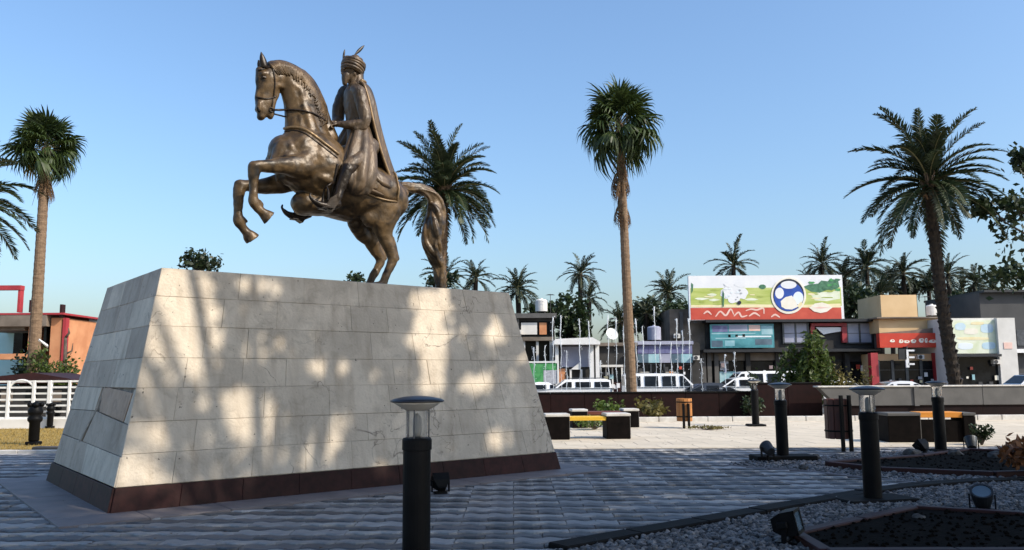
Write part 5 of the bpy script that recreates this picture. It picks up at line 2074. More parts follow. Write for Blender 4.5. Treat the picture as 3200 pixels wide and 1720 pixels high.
mb.loft([[at(96, 858, 26.7) - o, at(98, 852, 26.7) - o, at(100, 856, 26.62) - o], [at(108, 866, 26.7) - o, at(110, 860, 26.7) - o, at(109, 864, 26.58) - o], [at(120, 876, 26.7) - o, at(121, 868, 26.7) - o, at(121, 872, 26.6) - o]])
mb.build('cloth', 'white_paint', wbird)
b2 = building('pale cyan low building behind the pedestal left side', 210, 60)
blk(b2, 'wall', 'cyan_wall', 155, 420, 868, 990, 60, 6)
blk(b2, 'parapet', 'white_wall', 150, 424, 858, 868, 59.8, 6.4)

# centre left: cluttered dark house, kiosk, small shops
b3 = building('cluttered grey flat-roofed house at the pedestal right edge', 1345, 58)
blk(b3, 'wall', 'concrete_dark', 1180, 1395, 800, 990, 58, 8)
blk(b3, 'roof', 'concrete_grey', 1180, 1400, 788, 801, 57.6, 8.6)
blk(b3, 'balcony', 'concrete_brown', 1250, 1392, 848, 858, 56.8, 1.2)
for k, (x0, x1, m) in enumerate(((1310, 1352, 'white_wall'), (1356, 1376, 'orange_wall'), (1380, 1392, 'glass_dark'))):
    w_ = blk(b3, 'window', 'glass_dark', x0 - 1, x1 + 1, 809, 845, 57.95, .1)
    blk(b3, 'shutter', m, x0 + 1, x1 - 1, 812, 842, 57.9, .06)
for x in (1316, 1350, 1384):
    blk(b3, 'post', 'white_wall', x, x + 5, 858, 985, 57.0, .3)
blk(b3, 'shopfront', 'glass_dark', 1250, 1394, 862, 985, 57.9, .2)
pg = thing('poster_board', 'green and grey poster board at the pedestal right edge', 'sign', onground(1362, 52, -.15))
blk(pg, 'board', 'poster_green', 1320, 1367, 914, 966, 52, .15)
blk(pg, 'picture', 'poster_grey', 1367.5, 1402, 932, 966, 51.99, .16)
blk(pg, 'picture', 'poster_green', 1367.5, 1402, 914, 931.5, 51.99, .16)
blk(pg, 'frame', 'white_paint', 1318, 1406, 909, 913.5, 51.95, .22)
blk(pg, 'frame', 'white_paint', 1402.5, 1406, 914, 990, 51.95, .22)
blk(pg, 'frame', 'white_paint', 1318, 1321, 914, 990, 51.9, .05)

kx = thing('kiosk', 'white kiosk with a wide flat roof and grey shutter', 'kiosk', onground(1450, 54, -.15))
blk(kx, 'wall', 'concrete_dark', 1402, 1500, 868, 988, 54.6, 3)
shape(kx, 'roof', 'white_paint', [(1394, 858), (1398, 853), (1490, 849), (1510, 860), (1510, 867), (1394, 867)], 53.4, 4.6)
blk(kx, 'shutter', 'lavender_panel', 1412, 1484, 872, 924, 54.5, .09)
for x in (1398, 1486, 1500):
    blk(kx, 'pillar', 'white_paint', x, x + 7, 867, 988, 53.8, .35)
blk(kx, 'counter', 'teal_light', 1422, 1484, 966, 976, 54.2, .3)
shape(kx, 'gable', 'white_paint', [(1436, 930), (1458, 912), (1460, 918), (1460, 930)], 54.2, .2)
blk(kx, 'door_frame', 'white_paint', 1434, 1438, 930, 975, 54.25, .2)
blk(kx, 'door_frame', 'white_paint', 1462, 1465, 930, 975, 54.25, .2)
blk(kx, 'panel', 'orange_wall', 1406, 1422, 928, 970, 54.45, .12)

b4 = building('dark small shop with a white framed window left of the tall palm', 1535, 56)
blk(b4, 'wall', 'concrete_dark', 1505, 1600, 870, 990, 56, 6)
blk(b4, 'canopy', 'white_wall', 1506, 1568, 918, 924, 55.2, .9)
blk(b4, 'shopfront', 'glass_dark', 1510, 1566, 926, 985, 55.9, .08)
for x in (1508, 1524, 1540, 1564):
    blk(b4, 'mullion', 'white_paint', x, x + 2.4, 925, 986, 55.84, .05)
blk(b4, 'wall_panel', 'maroon_paint', 1542, 1563, 962, 985, 55.86, .03)
blk(b4, 'roof', 'concrete_brown', 1500, 1604, 862, 871, 55.7, 6.6)
ds = thing('satellite_dish', 'white satellite dish on the roof left of the tall palm', 'dish', at(1540, 868, 57))
dm = MB().lathe([(.02, -.12), (.25, -.08), (.42, .02), (.44, .04), (.25, -.06), (.02, -.10)], 20).build('dish', 'white_paint', ds, (0, 0, .75))
dm.rotation_euler = (R(65), 0, R(20))
MB().tube([(0, .1, -.05), (0, .05, .72)], .03, n=6).build('mast', 'grey_metal', ds)

b5 = building('shop with a purple and blue glass front right of the tall palm', 1672, 57)
blk(b5, 'wall', 'concrete_dark', 1598, 1760, 862, 990, 57, 7)
for i in range(5):
    for j in range(2):
        x0 = 1604 + i * 27.6
        blk(b5, 'pane', ('purple_panel', 'lavender_panel', 'purple_panel', 'glass_blue', 'purple_panel', 'teal_light')[(i * 2 + j * 3) % 6], x0, x0 + 26.6, 868 + j * 23, 890 + j * 23, 56.9, .08)
blk(b5, 'fascia', 'lavender_panel', 1596, 1744, 858, 867.5, 56.7, .6)
for i in range(4):
    x0 = 1604 + i * 34
    blk(b5, 'shopfront', 'glass_dark', x0, x0 + 32, 918, 985, 56.92, .05)
for i in range(5):
    blk(b5, 'mullion', 'grey_metal', 1603 + i * 34, 1605 + i * 34, 916, 986, 56.86, .05)
for i in range(3):
    blk(b5, 'shelf', 'white_wall', 1606 + i * 34, 1634 + i * 34, 936 + 10 * (i % 2), 938 + 10 * (i % 2), 56.9, .02)

# main building with the billboard
Y = 60
b6 = building('long shop building that carries the big billboard', 1950, Y)
blk(b6, 'wall', 'concrete_brown', 1690, 1782, 778, 990, Y + .4, 9)
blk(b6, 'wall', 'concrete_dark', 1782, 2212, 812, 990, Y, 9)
blk(b6, 'slab', 'black_slab', 1776, 2216, 802, 811.5, Y - .8, 9)
blk(b6, 'slab', 'black_slab', 1770, 2216, 877, 887, Y - 1.0, 1.3)
blk(b6, 'beam', 'concrete_brown', 1780, 1960, 888, 908, Y - .25, .3)
bn = blk(b6, 'banner', 'teal_panel', 1788, 1946, 815, 876, Y - .5, .12)
for (x0, x1, y0, y1, m) in ((1792, 1830, 819, 836, 'purple_panel'), (1834, 1880, 817, 834, 'lavender_panel'), (1884, 1912, 818, 833, 'print_pink'), (1790, 1900, 838, 841, 'teal_light'), (1800, 1876, 850, 853, 'teal_light'), (1852, 1940, 845, 849, 'print_sky'), (1790, 1818, 857, 874, 'glass_blue'), (1824, 1848, 857, 871, 'teal_light'), (1900, 1942, 853, 868, 'glass_blue'), (1916, 1943, 820, 842, 'teal_light'), (1832, 1838, 842, 849, 'glass_dark'), (1850, 1856, 842, 848, 'glass_dark'), (1868, 1874, 841, 848, 'glass_dark')):
    pz = blk(b6, 'print', m, x0, x1, y0, y1, Y - .503, .01)
    pz.parent = bn
    pz.location = bn.location * 0
for (x0, x1) in ((1972, 2032), (2132, 2194)):
    w_ = blk(b6, 'window', 'lavender_panel', x0, x1, 814, 862, Y - .12, .1)
    xm = (x0 + x1) / 2
    for (a, c, d, e) in ((x0, x1, 811.7, 814), (x0, x1, 862, 865), (x0 - 2, x0, 812, 865), (x1, x1 + 2, 812, 865), (xm - .8, xm + .8, 814, 862), (x0, x1, 838, 839.5)):
        f_ = blk(b6, 'frame', 'grey_metal', a, c, d, e, Y - .16, .04)
        f_.parent = w_
blk(b6, 'side_panel', 'black_slab', 2196, 2214, 812, 876, Y - .3, .2)
blk(b6, 'red_frame', 'red_frame', 2041, 2130, 813, 821, Y - .3, .4)
blk(b6, 'red_frame', 'red_frame', 2041, 2049, 821.5, 850, Y - .3, .4)
blk(b6, 'red_frame', 'red_frame', 2120, 2130, 821.5, 862, Y - .3, .4)
shape(b6, 'sign_panel', 'print_white', [(2052, 824), (2116, 824), (2116, 834), (2090, 838), (2072, 842)], Y - .2, .1)
for x in (1768, 1782, 1800, 1880, 1955, 2040, 2130, 2205):
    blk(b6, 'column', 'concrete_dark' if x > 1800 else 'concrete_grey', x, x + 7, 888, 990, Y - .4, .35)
for i, (x0, x1) in enumerate(((1790, 1798), (1809, 1876), (1890, 1952), (1965, 2036), (2050, 2126), (2140, 2202))):
    blk(b6, 'shopfront', 'glass_dark', x0, x1, 910, 988, Y - .05, .04)
blk(b6, 'door', 'teal_light', 1812, 1850, 935, 985, Y - .1, .04)
blk(b6, 'poster', 'poster_grey', 1812, 1832, 905, 932, Y - .1, .04)

# the billboard on the roof
bbd = thing('billboard', 'large billboard with green field, red band and blue round emblem', 'billboard', at(1926, 808, Y - .6))
YB = Y - .6
blk(bbd, 'board', 'print_white', 1735, 2118, 692, 806, YB, .3)
blk(bbd, 'print', 'print_lime', 1738, 2115, 723, 772, YB - .01, .009)
blk(bbd, 'print', 'print_red', 1738, 2116, 773, 805, YB - .012, .011)
shape(bbd, 'print', 'print_yellow', [(1738, 768), (1900, 766), (2000, 768), (2115, 764), (2115, 774), (1738, 774)], YB - .016, .004)
shape(bbd, 'print', 'print_tree', [(2020, 722), (2036, 716), (2058, 714), (2066, 706), (2082, 708), (2090, 702), (2108, 705), (2112, 722), (2104, 728), (2080, 730), (2062, 737), (2040, 734)], YB - .018, .006)
shape(bbd, 'print', 'print_tree', [(1739, 712), (1744, 716), (1743, 732), (1739, 740)], YB - .018, .006)
shape(bbd, 'print', 'print_tree', ellipse(1918, 722, 9, 6, 14), YB - .018, .006)
shape(bbd, 'print', 'print_palegreen', [(2040, 742), (2060, 736), (2090, 734), (2112, 730), (2114, 752), (2080, 758), (2050, 756)], YB - .014, .003)
# pale woolly shape on the field
rw = random.Random(8)
blobs = [(1846, 728, 26, 15), (1826, 738, 14, 13), (1866, 738, 15, 15), (1846, 750, 17, 13), (1834, 716, 12, 7), (1862, 716, 14, 7)]
for k, (cx, cy, rx, ry) in enumerate(blobs):
    pts = [(cx + rx * (1 + .10 * math.sin(5 * a + k)) * math.cos(a), cy + ry * (1 + .12 * math.sin(4 * a + 2 * k)) * math.sin(a)) for a in np.linspace(0, 2 * PI, 25)[:-1]]
    shape(bbd, 'print', 'print_white', pts, YB - .019 - .0016 * k, .0012)
for k in range(12):
    cx, cy = 1846 + rw.gauss(0, 14), 734 + rw.gauss(0, 8)
    shape(bbd, 'print', 'print_sky' if k % 3 else 'poster_grey', ellipse(cx, cy, rw.uniform(2, 6), rw.uniform(1, 2.5), 12), YB - .032 - .0008 * k, .0006)
shape(bbd, 'print', 'print_navy', ellipse(1860, 762, 5, 5, 12), YB - .060, .004)
shape(bbd, 'print', 'print_tree', [(1818, 728), (1822, 740), (1821, 772), (1818, 772)], YB - .060, .004)
# tufts and shadows in the printed field
for k in range(46):
    cx, cy = rw.uniform(1764, 2090), rw.uniform(728, 767)
    if abs(cx - 1984) < 48 or abs(cx - 1846) < 40:
        continue
    w_, h_ = rw.uniform(6, 22), rw.uniform(1.2, 4.5)
    pts = [(cx + w_ * math.cos(a) * rw.uniform(.6, 1), cy + h_ * math.sin(a) * rw.uniform(.6, 1)) for a in np.linspace(0, 2 * PI, 9)[:-1]]
    shape(bbd, 'print', ('print_palegreen', 'print_lime2', 'print_yellow', 'print_lime2')[k % 4], pts, YB - .0165 - .0002 * k, .0001)
for k in range(14):
    cx, cy = rw.uniform(2030, 2110), rw.uniform(704, 730)
    pts = [(cx + rw.uniform(4, 9) * math.cos(a), cy + rw.uniform(2, 5) * math.sin(a)) for a in np.linspace(0, 2 * PI, 9)[:-1]]
    shape(bbd, 'print', 'print_tree' if k % 3 else 'poster_green', pts, YB - .026 - .0006 * k, .0005)
# curling pale lettering on the red band
def stroke(parent, m, pts, w, y):
    q = crom(pts, 6)
    up, dn = [], []
    for i in range(len(q)):
        t = q[min(i + 1, len(q) - 1)] - q[max(i - 1, 0)]
        t /= max(1e-6, np.hypot(*t))
        k = w * (.45 + .55 * math.sin(PI * (i + .5) / len(q)))
        up.append((q[i][0] - t[1] * k, q[i][1] + t[0] * k))
        dn.append((q[i][0] + t[1] * k, q[i][1] - t[0] * k))
    return shape(parent, 'lettering', m, up + dn[::-1], y, .004)
for k, pts in enumerate(([(1800, 797), (1812, 784), (1826, 794), (1838, 778), (1846, 792)], [(1846, 796), (1858, 786), (1866, 797), (1880, 794)], [(1876, 782), (1890, 778), (1904, 780), (1920, 776), (1922, 790)], [(1884, 796), (1898, 788), (1912, 796)], [(1770, 790), (1780, 784), (1790, 792)], [(1940, 798), (1950, 792), (1962, 799)])):
    stroke(bbd, 'print_pink', pts, 2.3, YB - .022 - .001 * k)
# round emblem
shape(bbd, 'emblem', 'print_cream', ellipse(1984, 744, 44, 46, 40), YB - .05, .03)
shape(bbd, 'emblem', 'print_navy', ellipse(1984, 743, 39, 41, 40), YB - .058, .006)
shape(bbd, 'emblem', 'print_blue', ellipse(1984, 746, 37, 37, 40), YB - .064, .004)
shape(bbd, 'emblem', 'print_white', ellipse(1984, 717, 20, 10, 20), YB - .070, .004)
shape(bbd, 'emblem', 'print_white', ellipse(1961, 738, 11, 14, 18), YB - .070, .004)
shape(bbd, 'emblem', 'print_sky', ellipse(2008, 750, 13, 16, 18), YB - .070, .004)
shape(bbd, 'emblem', 'print_cream', [(1966, 772), (1964, 758), (1976, 748), (1992, 744), (2002, 758), (2008, 772), (1992, 779), (1976, 778)], YB - .076, .004)
shape(bbd, 'emblem', 'print_yellow', [(2006, 768), (2016, 758), (2018, 766), (2010, 776)], YB - .076, .003)
shape(bbd, 'print', 'print_cream', [(2036, 775), (2050, 764), (2068, 761), (2084, 766), (2094, 774), (2080, 785), (2064, 788), (2048, 784)], YB - .040, .02)
shape(bbd, 'print', 'print_pink', [(2044, 775), (2064, 772), (2086, 774), (2064, 777)], YB - .046, .004)
for x in (1745, 1930, 2108):
    blk(bbd, 'strut', 'grey_metal', x, x + 5, 700, 812, YB + .35, .15)

# tan building with the red shop sign
Y = 58
b7 = building('tan shop building with a long red sign and glass front', 2290, Y)
blk(b7, 'wall', 'tan_wall', 2202, 2372, 890, 990, Y, 8)
blk(b7, 'roof_block', 'tan_wall', 2218, 2305, 742, 800, Y + 1.2, 4)
blk(b7, 'wall', 'tan_wall', 2212, 2378, 801, 838, Y + .3, 7)
blk(b7, 'cornice', 'concrete_brown', 2206, 2380, 797, 801.5, Y - .1, 7.6)
shape(b7, 'awning', 'leaf_olive' if False else 'concrete_brown', [(2214, 846), (2214, 838), (2290, 832), (2376, 822), (2376, 838), (2290, 842)], Y - .4, .6)
sg = blk(b7, 'sign', 'red_sign', 2214, 2372, 838, 875, Y - .7, .5)
rs = random.Random(2)
for k, (cx, cy, rx, ry) in enumerate(((2245, 858, 6, 3.5), (2267, 859, 5.5, 4.5), (2281, 860, 7, 3.5), (2298, 859, 6.5, 4.5), (2318, 857, 6, 5.5), (2330, 857, 3.5, 6), (2346, 859, 9, 4))):
    pts = [(cx + rx * math.copysign(abs(math.cos(a)) ** .7, math.cos(a)) * (1 + .12 * math.sin(3 * a + k)), cy + ry * math.copysign(abs(math.sin(a)) ** .7, math.sin(a))) for a in np.linspace(0, 2 * PI, 21)[:-1]]
    shape(b7, 'lettering', 'print_cream', pts, Y - .712, .010).parent = sg
    shape(b7, 'lettering', 'red_sign', ellipse(cx + .2 * rx, cy - .25 * ry, rx * .35, ry * .35, 10), Y - .716, .003).parent = sg
for (x0, x1) in ((2196, 2208), (2358, 2372)):
    blk(b7, 'pillar', 'red_frame', x0, x1, 888, 988, Y - .5, .5)
for i in range(4):
    x0 = 2212 + i * 36
    blk(b7, 'shopfront', 'glass_dark', x0, x0 + 34, 908, 985, Y - .1, .06)
for i in range(5):
    blk(b7, 'mullion', 'grey_metal', 2210 + i * 36, 2212 + i * 36, 906, 986, Y - .16, .05)
blk(b7, 'transom', 'grey_metal', 2212, 2356, 930, 932, Y - .17, .05)
# small hanging sign shaped like a letter E
es = thing('hanging_sign', 'small white E-shaped sign hanging below the red sign', 'sign', at(2290, 905, Y - 1.2))
ye = Y - 1.2
blk(es, 'stroke', 'print_white', 2280, 2285, 880, 925, ye, .12)
for y0 in (880, 897, 914):
    blk(es, 'stroke', 'print_white', 2285.2, 2301, y0, y0 + 4.5, ye, .12)
blk(es, 'panel', 'black_slab', 2262, 2279.6, 878, 905, ye, .12)
blk(es, 'bracket', 'grey_metal', 2281, 2283, 872, 880, ye, .6)

# pale poster wall
Y = 56
b8 = building('white shop front with a large pale washed-out poster', 2470, Y)
blk(b8, 'wall', 'white_wall', 2388, 2548, 800, 990, Y, 7)
pb = blk(b8, 'poster', 'print_palegreen', 2396, 2536, 806, 890, Y - .12, .1)
for (x0, x1, y0, y1, m) in ((2402, 2430, 812, 832, 'print_paleblue'), (2466, 2500, 815, 838, 'print_paleblue'), (2404, 2490, 848, 856, 'print_yellow'), (2408, 2450, 862, 880, 'print_sky'), (2470, 2505, 860, 880, 'print_paleblue'), (2440, 2478, 810, 818, 'print_yellow'), (2510, 2530, 812, 880, 'print_white'), (2424, 2462, 826, 842, 'print_cream')):
    cx, cy, rx, ry = (x0 + x1) / 2, (y0 + y1) / 2, (x1 - x0) / 2, (y1 - y0) / 2
    pts = [(cx + rx * math.copysign(abs(math.cos(a)) ** .6, math.cos(a)) * rs.uniform(.85, 1), cy + ry * math.copysign(abs(math.sin(a)) ** .6, math.sin(a)) * rs.uniform(.85, 1)) for a in np.linspace(0, 2 * PI, 17)[:-1]]
    q = shape(b8, 'print', m, pts, Y - .13, .012)
    q.parent = pb
blk(b8, 'canopy', 'black_slab', 2394, 2520, 891, 898, Y - .9, .9)
blk(b8, 'shopfront', 'glass_dark', 2398, 2520, 899, 988, Y - .1, .06)
blk(b8, 'panel', 'print_white', 2400, 2412, 926, 988, Y - .3, .1)
blk(b8, 'pillar', 'white_wall', 2522, 2552, 800, 990, Y - .4, .35)
blk(b8, 'notice', 'print_pink', 2526, 2546, 862, 878, Y - .43, .025)
b9 = building('dark charcoal building behind the tree at the right edge', 2600, 54)
blk(b9, 'wall', 'charcoal', 2482, 2760, 735, 990, 61, 8)
blk(b9, 'roof', 'black_slab', 2476, 2766, 728, 735.5, 60.5, 9)
blk(b9, 'shutter', 'grey_metal', 2560, 2600, 830, 870, 60.9, .08)
blk(b9, 'ledge', 'print_white', 2555, 2640, 878, 888, 60.3, .7)
mo = thing('motorcycle', 'parked motorcycle in front of the white shop at the right edge', 'motorcycle', onground(2545, 47, -.3))
for s in (-.68, .68):
    w_ = MB().tube([(s + .30 * math.cos(a), 0, .31 + .30 * math.sin(a)) for a in np.linspace(0, 2 * PI, 25)], .06, n=8).build('tyre', 'rubber', mo, smooth=True)
    MB().lathe([(.05, -.05), (.22, -.02), (.22, .02), (.05, .05)], 16).build('wheel', 'grey_metal', mo, (s, 0, .31)).rotation_euler = (PI / 2, 0, 0)
MB().tube([(-.66, 0, .35), (-.2, 0, .45), (.25, 0, .55), (.5, 0, .85), (.68, 0, .35)], .07, n=8).build('frame', 'black_metal', mo, smooth=True)
MB().box(-.25, .2, -.14, .14, .25, .6, bev=.06).build('engine', 'grey_metal', mo)
MB().loft([[(-.1, -.1, .72), (-.1, .1, .72), (-.1, .1, .62), (-.1, -.1, .62)], [(.2, -.16, .92), (.2, .16, .92), (.2, .14, .62), (.2, -.14, .62)], [(.45, -.1, .92), (.45, .1, .92), (.45, .08, .70), (.45, -.08, .70)]]).build('tank', 'car_white', mo)
MB().box(-.75, -.05, -.13, .13, .70, .80, bev=.04).build('seat', 'rubber', mo)
MB().tube([(.40, -.35, 1.05), (.48, -.1, .98), (.48, .1, .98), (.40, .35, 1.05)], .02, n=6).build('handlebar', 'black_metal', mo)
MB().lathe([(.02, 0), (.10, .02), (.11, .10), (.04, .16)], 14).build('headlight', 'print_white', mo, (.58, 0, .85))

# ------------------------------------------------------------------ cars
def car(label, vx, y, m, Lc, H, kind, flip=1):
    t = thing('parked_car', label, 'car', onground(vx, y, -.3), group='cars parked along the road')
    W2 = .86
    if kind == 'suv':
        prof = [(-.50, .28), (-.50, .62), (-.44, .64), (-.24, .70), (.50, .70), (.50, .28)]
        gh = [(-.245, .70), (-.10, .985), (.42, 1.0), (.485, .95), (.50, .70)]
    elif kind == 'van':
        prof = [(-.50, .22), (-.50, .52), (-.45, .56), (-.36, .60), (.50, .60), (.50, .22)]
        gh = [(-.37, .60), (-.22, .96), (-.15, .99), (.46, 1.0), (.495, .96), (.50, .60)]
    else:
        prof = [(-.50, .28), (-.50, .56), (-.44, .62), (-.20, .68), (.40, .70), (.49, .66), (.50, .30)]
        gh = [(-.23, .69), (-.06, .95), (.06, 1.0), (.20, .98), (.40, .70)]
    px = lambda p, w, k=1.0: [(flip * a * Lc, w, b * H) for a, b in p]
    n_ = len(prof)
    body = MB()
    body.loft([px(prof, -W2 * .94), px(prof, -W2), px(prof, W2), px(prof, W2 * .94)])
    body.build('body', m, t)
    # greenhouse narrows upwards
    def ghr(s):
        return [(flip * a * Lc, s * (W2 - .02 - .16 * max(0, (b - .70)) / .3), b * H) for a, b in gh]
    cab = MB().loft([ghr(-1), ghr(1)]).build('cabin', m, t)
    a0, a1 = gh[0][0], gh[-1][0]
    z0, z1 = gh[0][1] * H + .05, H - .16
    nw = 4 if kind == 'van' else 3
    for s in (-1, 1):
        for i in range(nw):
            u0 = a0 + (a1 - a0) * (i / nw) + .026
            u1 = a0 + (a1 - a0) * ((i + 1) / nw) - .026
            sh0 = (gh[1][0] - gh[0][0]) if i == 0 else 0
            sh1 = (gh[-2][0] - gh[-1][0]) if i == nw - 1 else 0
            yy0 = s * (W2 + .002)
            yy1 = s * (W2 - .10)
            q = [(flip * (u0 + sh0 * .12) * Lc, yy0, z0), (flip * u1 * Lc, yy0, z0), (flip * (u1 + sh1 * .6) * Lc, yy1, z1), (flip * (max(u0, u0 + sh0 * .85)) * Lc, yy1, z1)]
            q2 = [(a, b - s * .03, c) for a, b, c in q]
            MB().loft([q, q2]).build('window', 'glass_dark', cab)
    # wind and rear screens
    for (p0, p1) in ((gh[0], gh[1]), (gh[-1], gh[-2])):
        sg = -1 if p0 is gh[0] else 1
        q = []
        for (f, yv) in ((.12, -.74), (.12, .74), (.9, .66), (.9, -.66)):
            a = p0[0] + (p1[0] - p0[0]) * f + sg * .004
            b_ = p0[1] + (p1[1] - p0[1]) * f
            q.append((flip * a * Lc, yv, b_ * H + .008))
        q2 = [(a - flip * sg * .02, b, c - .01) for a, b, c in q]
        MB().loft([q, q2]).build('windscreen', 'glass_dark', cab)
    for sx_ in (-.31, .30):
        for s in (-1, 1):
            w_ = MB().lathe([(.15, -.1), (.31, -.1), (.33, -.06), (.33, .06), (.31, .1), (.15, .1)], 20).build('tyre', 'rubber', t, (flip * sx_ * Lc, s * (W2 - .08), .33))
            w_.rotation_euler.x = PI / 2
            MB().lathe([(.03, -.112), (.2, -.105), (.2, .105), (.03, .112)], 14).build('rim', 'grey_metal', w_)
    for s in (-1, 1):
        MB().box(-.05, .05, -.14, .14, -.07, .07, bev=.02).build('headlight', 'print_white', t, (flip * -.49 * Lc, s * .62, .58 * H * .9))
        MB().box(-.04, .04, -.09, .09, -.14, .14, bev=.02).build('tail_light', 'lamp_red', t, (flip * .49 * Lc, s * .70, .62 * H * .9))
    if kind == 'suv':
        for s in (-1, 1):
            MB().tube([(flip * -.05 * Lc, s * .62, H + .04), (flip * .42 * Lc, s * .62, H + .04)], .022, n=6).build('roof_rail', 'grey_metal', t)
    return t


car('white estate car parked right beside the pedestal corner', 1440, 46.5, 'car_white', 4.2, 1.66, 'suv')
car('white hatchback half hidden by the pedestal corner', 1345, 47.5, 'car_white', 3.9, 1.5, 'sedan')
car('white minibus with blue-tinted windows behind the tall palm', 1668, 48.0, 'car_white', 4.6, 1.95, 'van', -1)
car('dark low car between the minibus and the white cars', 1768, 46.0, 'car_dark', 4.2, 1.42, 'sedan')
car('white car parked in front of the teal door', 1850, 46.0, 'car_white', 4.1, 1.72, 'sedan')
car('white van showing behind the white car', 1902, 48.6, 'car_white', 4.8, 2.05, 'van')
car('white car mostly hidden behind the grey parapet and shrub', 2085, 47, 'car_white', 4.3, 1.5, 'sedan')
car('silver car roof showing over the grey parapet by the red shop', 2240, 46, 'car_silver', 4.3, 1.45, 'sedan')
car('pale car at the far right edge beyond the parapet', 2592, 46, 'car_silver', 4.3, 1.75, 'suv')

# ------------------------------------------------------------------ fountain jets
jb = thing('fountain_basin', 'long stone fountain basin behind the dark wall', 'fountain', onground(1600, 35.0, -.32))
bx0, bx1 = onground(1325, 35.0).x - jb.location.x, onground(1870, 35.0).x - jb.location.x
for (a, b_, c, d) in ((bx0, bx1, -2.0, -1.75), (bx0, bx1, 1.85, 2.1), (bx0, bx0 + .25, -1.748, 1.848), (bx1 - .25, bx1, -1.748, 1.848)):
    MB().box(a, b_, c, d, -.02, .45, bev=.02).build('rim', 'concrete_grey', jb)
MB().box(bx0 + .252, bx1 - .252, -1.747, 1.847, -.02, .33).build('water', 'water', jb)
jets = [(1372, 868), (1344, 872), (1392, 796), (1412, 792), (1426, 880), (1460, 800), (1484, 806), (1512, 905), (1532, 790), (1552, 800), (1572, 786), (1603, 800), (1620, 820), (1651, 770), (1663, 860), (1690, 860), (1706, 800), (1720, 830), (1738, 800), (1766, 900), (1826, 890), (1850, 885)]
ORD = 'leftmost second third fourth fifth sixth seventh eighth ninth tenth eleventh twelfth thirteenth fourteenth fifteenth sixteenth seventeenth eighteenth nineteenth twentieth twenty-first rightmost'.split()
jets.sort()
for i, (vx, vy) in enumerate(jets):
    y = 33.6 + (i * 7 % 11) * .28
    p_ = at(vx, vy, y)
    bz = onground(vx, y, .0)
    r2 = random.Random(i)
    mb = MB()
    h = p_.z - .03
    n = 14
    pts = [Vector((.02 * math.sin(k * 1.3 + i), 0, h * k / n)) for k in range(n + 1)]
    mb.tube(pts, [(.009 + .017 * (k / n) ** 2) * r2.uniform(.5, 1.5) for k in range(n + 1)], n=6)
    for _ in range(30):
        k = r2.uniform(.2, 1.02) ** .7
        c = Vector((r2.uniform(-.09, .09), r2.uniform(-.06, .06), h * k))
        s = r2.uniform(.006, .022)
        mb.add([c + Vector(v) * s * Vector((1, 1, 1)).x for v in ico_v], ico_f.tolist())
    o = mb.build('water_jet', 'water_jet', None, bz, smooth=True)
    tag(o, 'thin white jet of fountain water behind the dark wall, ' + (ORD[i] + ' of all' if i in (0, len(jets) - 1) else ORD[i] + ' from the left'), 'water jet', 'fountain water jets')

# ------------------------------------------------------------------ clutter on the shops
rc = random.Random(31)


def ac_unit(parent, vx, vy, y):
    a = blk(parent, 'air_conditioner', 'white_wall', vx, vx + 15, vy, vy + 11, y - .35, .33)
    c = at(vx + 6, vy + 5.5, y - .36) - parent.location
    MB().lathe([(.13, 0), (.13, .012), (.02, .014)], 16).build('fan_grille', 'charcoal', a, c).rotation_euler.x = PI / 2


for p_, vx, vy, y in ((b3, 1296, 830, 57.9), (b5, 1745, 895, 56.9), (b6, 1696, 840, 60.3), (b6, 1732, 862, 60.3), (b6, 1960, 893, 59.9), (b7, 2310, 893, 57.8), (b8, 2500, 905, 55.9), (b4, 1575, 890, 55.9)):
    ac_unit(p_, vx, vy, y)
for p_, vx, v0, v1, y in ((b6, 1716, 785, 985, 60.32), (b6, 2208, 815, 985, 59.4), (b7, 2376, 805, 985, 57.9), (b3, 1303, 802, 985, 57.85), (b8, 2392, 802, 985, 55.9)):
    blk(p_, 'drainpipe', 'concrete_grey', vx, vx + 2.2, v0, v1, y - .08, .07)
# goods and notices in the shop fronts
cols = ('print_red', 'print_cream', 'teal_light', 'print_yellow', 'print_white', 'wood_orange', 'purple_panel', 'poster_grey', 'print_pink', 'charcoal')
for p_, x0, x1, vy0, vy1, y, n in ((b3, 1300, 1390, 930, 985, 57.85, 10), (b4, 1512, 1562, 935, 985, 55.8, 7), (b5, 1606, 1738, 922, 985, 56.82, 16), (b6, 1810, 1874, 912, 985, 59.85, 8), (b6, 1892, 1950, 914, 985, 59.85, 9), (b6, 1968, 2034, 914, 985, 59.85, 9), (b6, 2142, 2200, 914, 985, 59.85, 7), (b7, 2214, 2354, 936, 985, 57.8, 12), (b8, 2414, 2518, 905, 985, 55.8, 12)):
    for i in range(n):
        w_ = rc.uniform(3, 10)
        h_ = rc.uniform(4, 15)
        a = x0 + (x1 - x0 - 10) * (i + rc.uniform(.1, .9)) / n
        b_ = vy0 + h_ + (vy1 - vy0 - h_) * rc.random()
        blk(p_, 'display', cols[rc.randrange(len(cols))], a, a + w_, b_ - h_, b_, y - rc.uniform(.02, .10), .015)
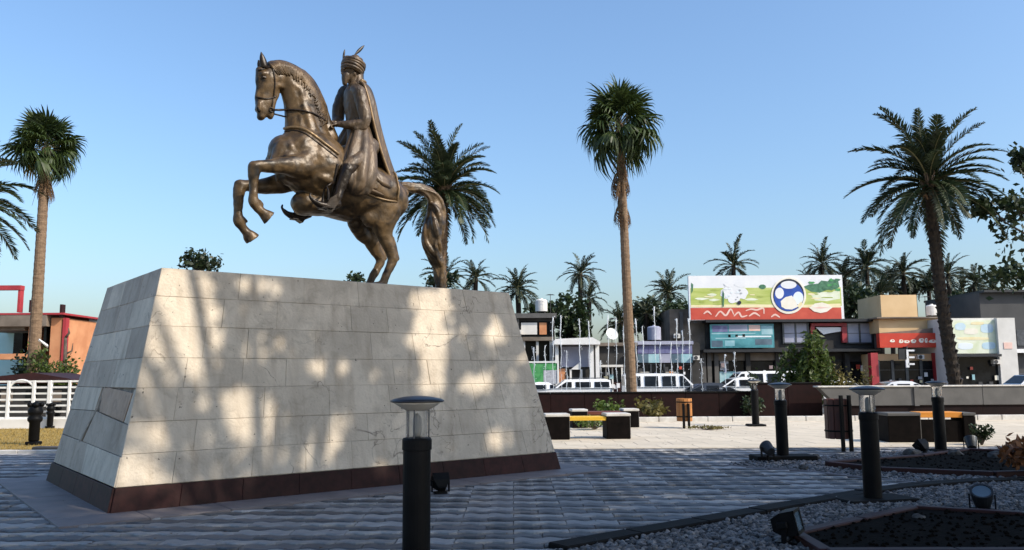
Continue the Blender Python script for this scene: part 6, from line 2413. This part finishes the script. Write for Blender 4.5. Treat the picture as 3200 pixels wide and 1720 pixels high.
# roof tanks and aerials
def tank(label, vx, vy, y, r, h, m):
    p_ = at(vx, vy, y)
    t = thing('water_tank', label, 'water tank', p_)
    MB().lathe([(r, .12), (r, .12 + h), (r * .75, .2 + h), (.12, .24 + h), (.1, .30 + h)], 18).build('tank', m, t, smooth=False)
    for s in (-1, 1):
        MB().box(s * r * .6 - .04, s * r * .6 + .04, -.3, .3, -.05, .12).build('foot', 'concrete_dark', t)


tank('white roof tank on the cluttered grey house', 1362, 788, 61, .45, .8, 'white_wall')
tank('grey roof tank on the purple-fronted shop', 1646, 860, 60, .50, .9, 'lavender_panel')
tank('pale roof tank behind the tan parapet', 2345, 798, 63, .45, .7, 'white_wall')


def aerial(label, vx, vy, y, h):
    t = thing('roof_aerial', label, 'aerial', at(vx, vy, y))
    MB().tube([(0, 0, -.1), (0, 0, h)], .02, n=6).build('mast', 'charcoal', t)
    for k in range(5):
        MB().tube([(-.35 + .04 * k, .3 - .15 * k, h - .06), (.35 - .04 * k, .3 - .15 * k, h - .06)], .010, n=4).build('element', 'charcoal', t)
    MB().tube([(0, .32, h - .06), (0, -.32, h - .06)], .012, n=4).build('boom', 'charcoal', t)


aerial('thin roof aerial on the tan shop building', 2330, 800, 60, 1.6)
aerial('thin roof aerial on the kiosk side of the grey house', 1385, 788, 60, 1.4)

# dry leaves and litter blown over the paving
lv = []
for _ in range(520):
    x, y = rng.uniform(-8, 9), rng.uniform(7, 27)
    if inpoly(x, y, BORDER) and not (rng.random() < .3):
        continue
    a = rng.uniform(0, 2 * PI)
    s = rng.uniform(.012, .035)
    ca, sa = math.cos(a) * s, math.sin(a) * s
    z = .022 + rng.uniform(0, .012)
    lv += [(x + ca, y + sa, z), (x - sa * .5, y + ca * .5, z + .004), (x - ca, y - sa, z), (x + sa * .5, y - ca * .5, z + .006)]
lf_o = link('fallen_leaves', quads_mesh('fallen_leaves', np.array(lv), 4), 'dead_leaf')
tag(lf_o, 'scattered dry leaves on the paving', 'leaves', kind='stuff')
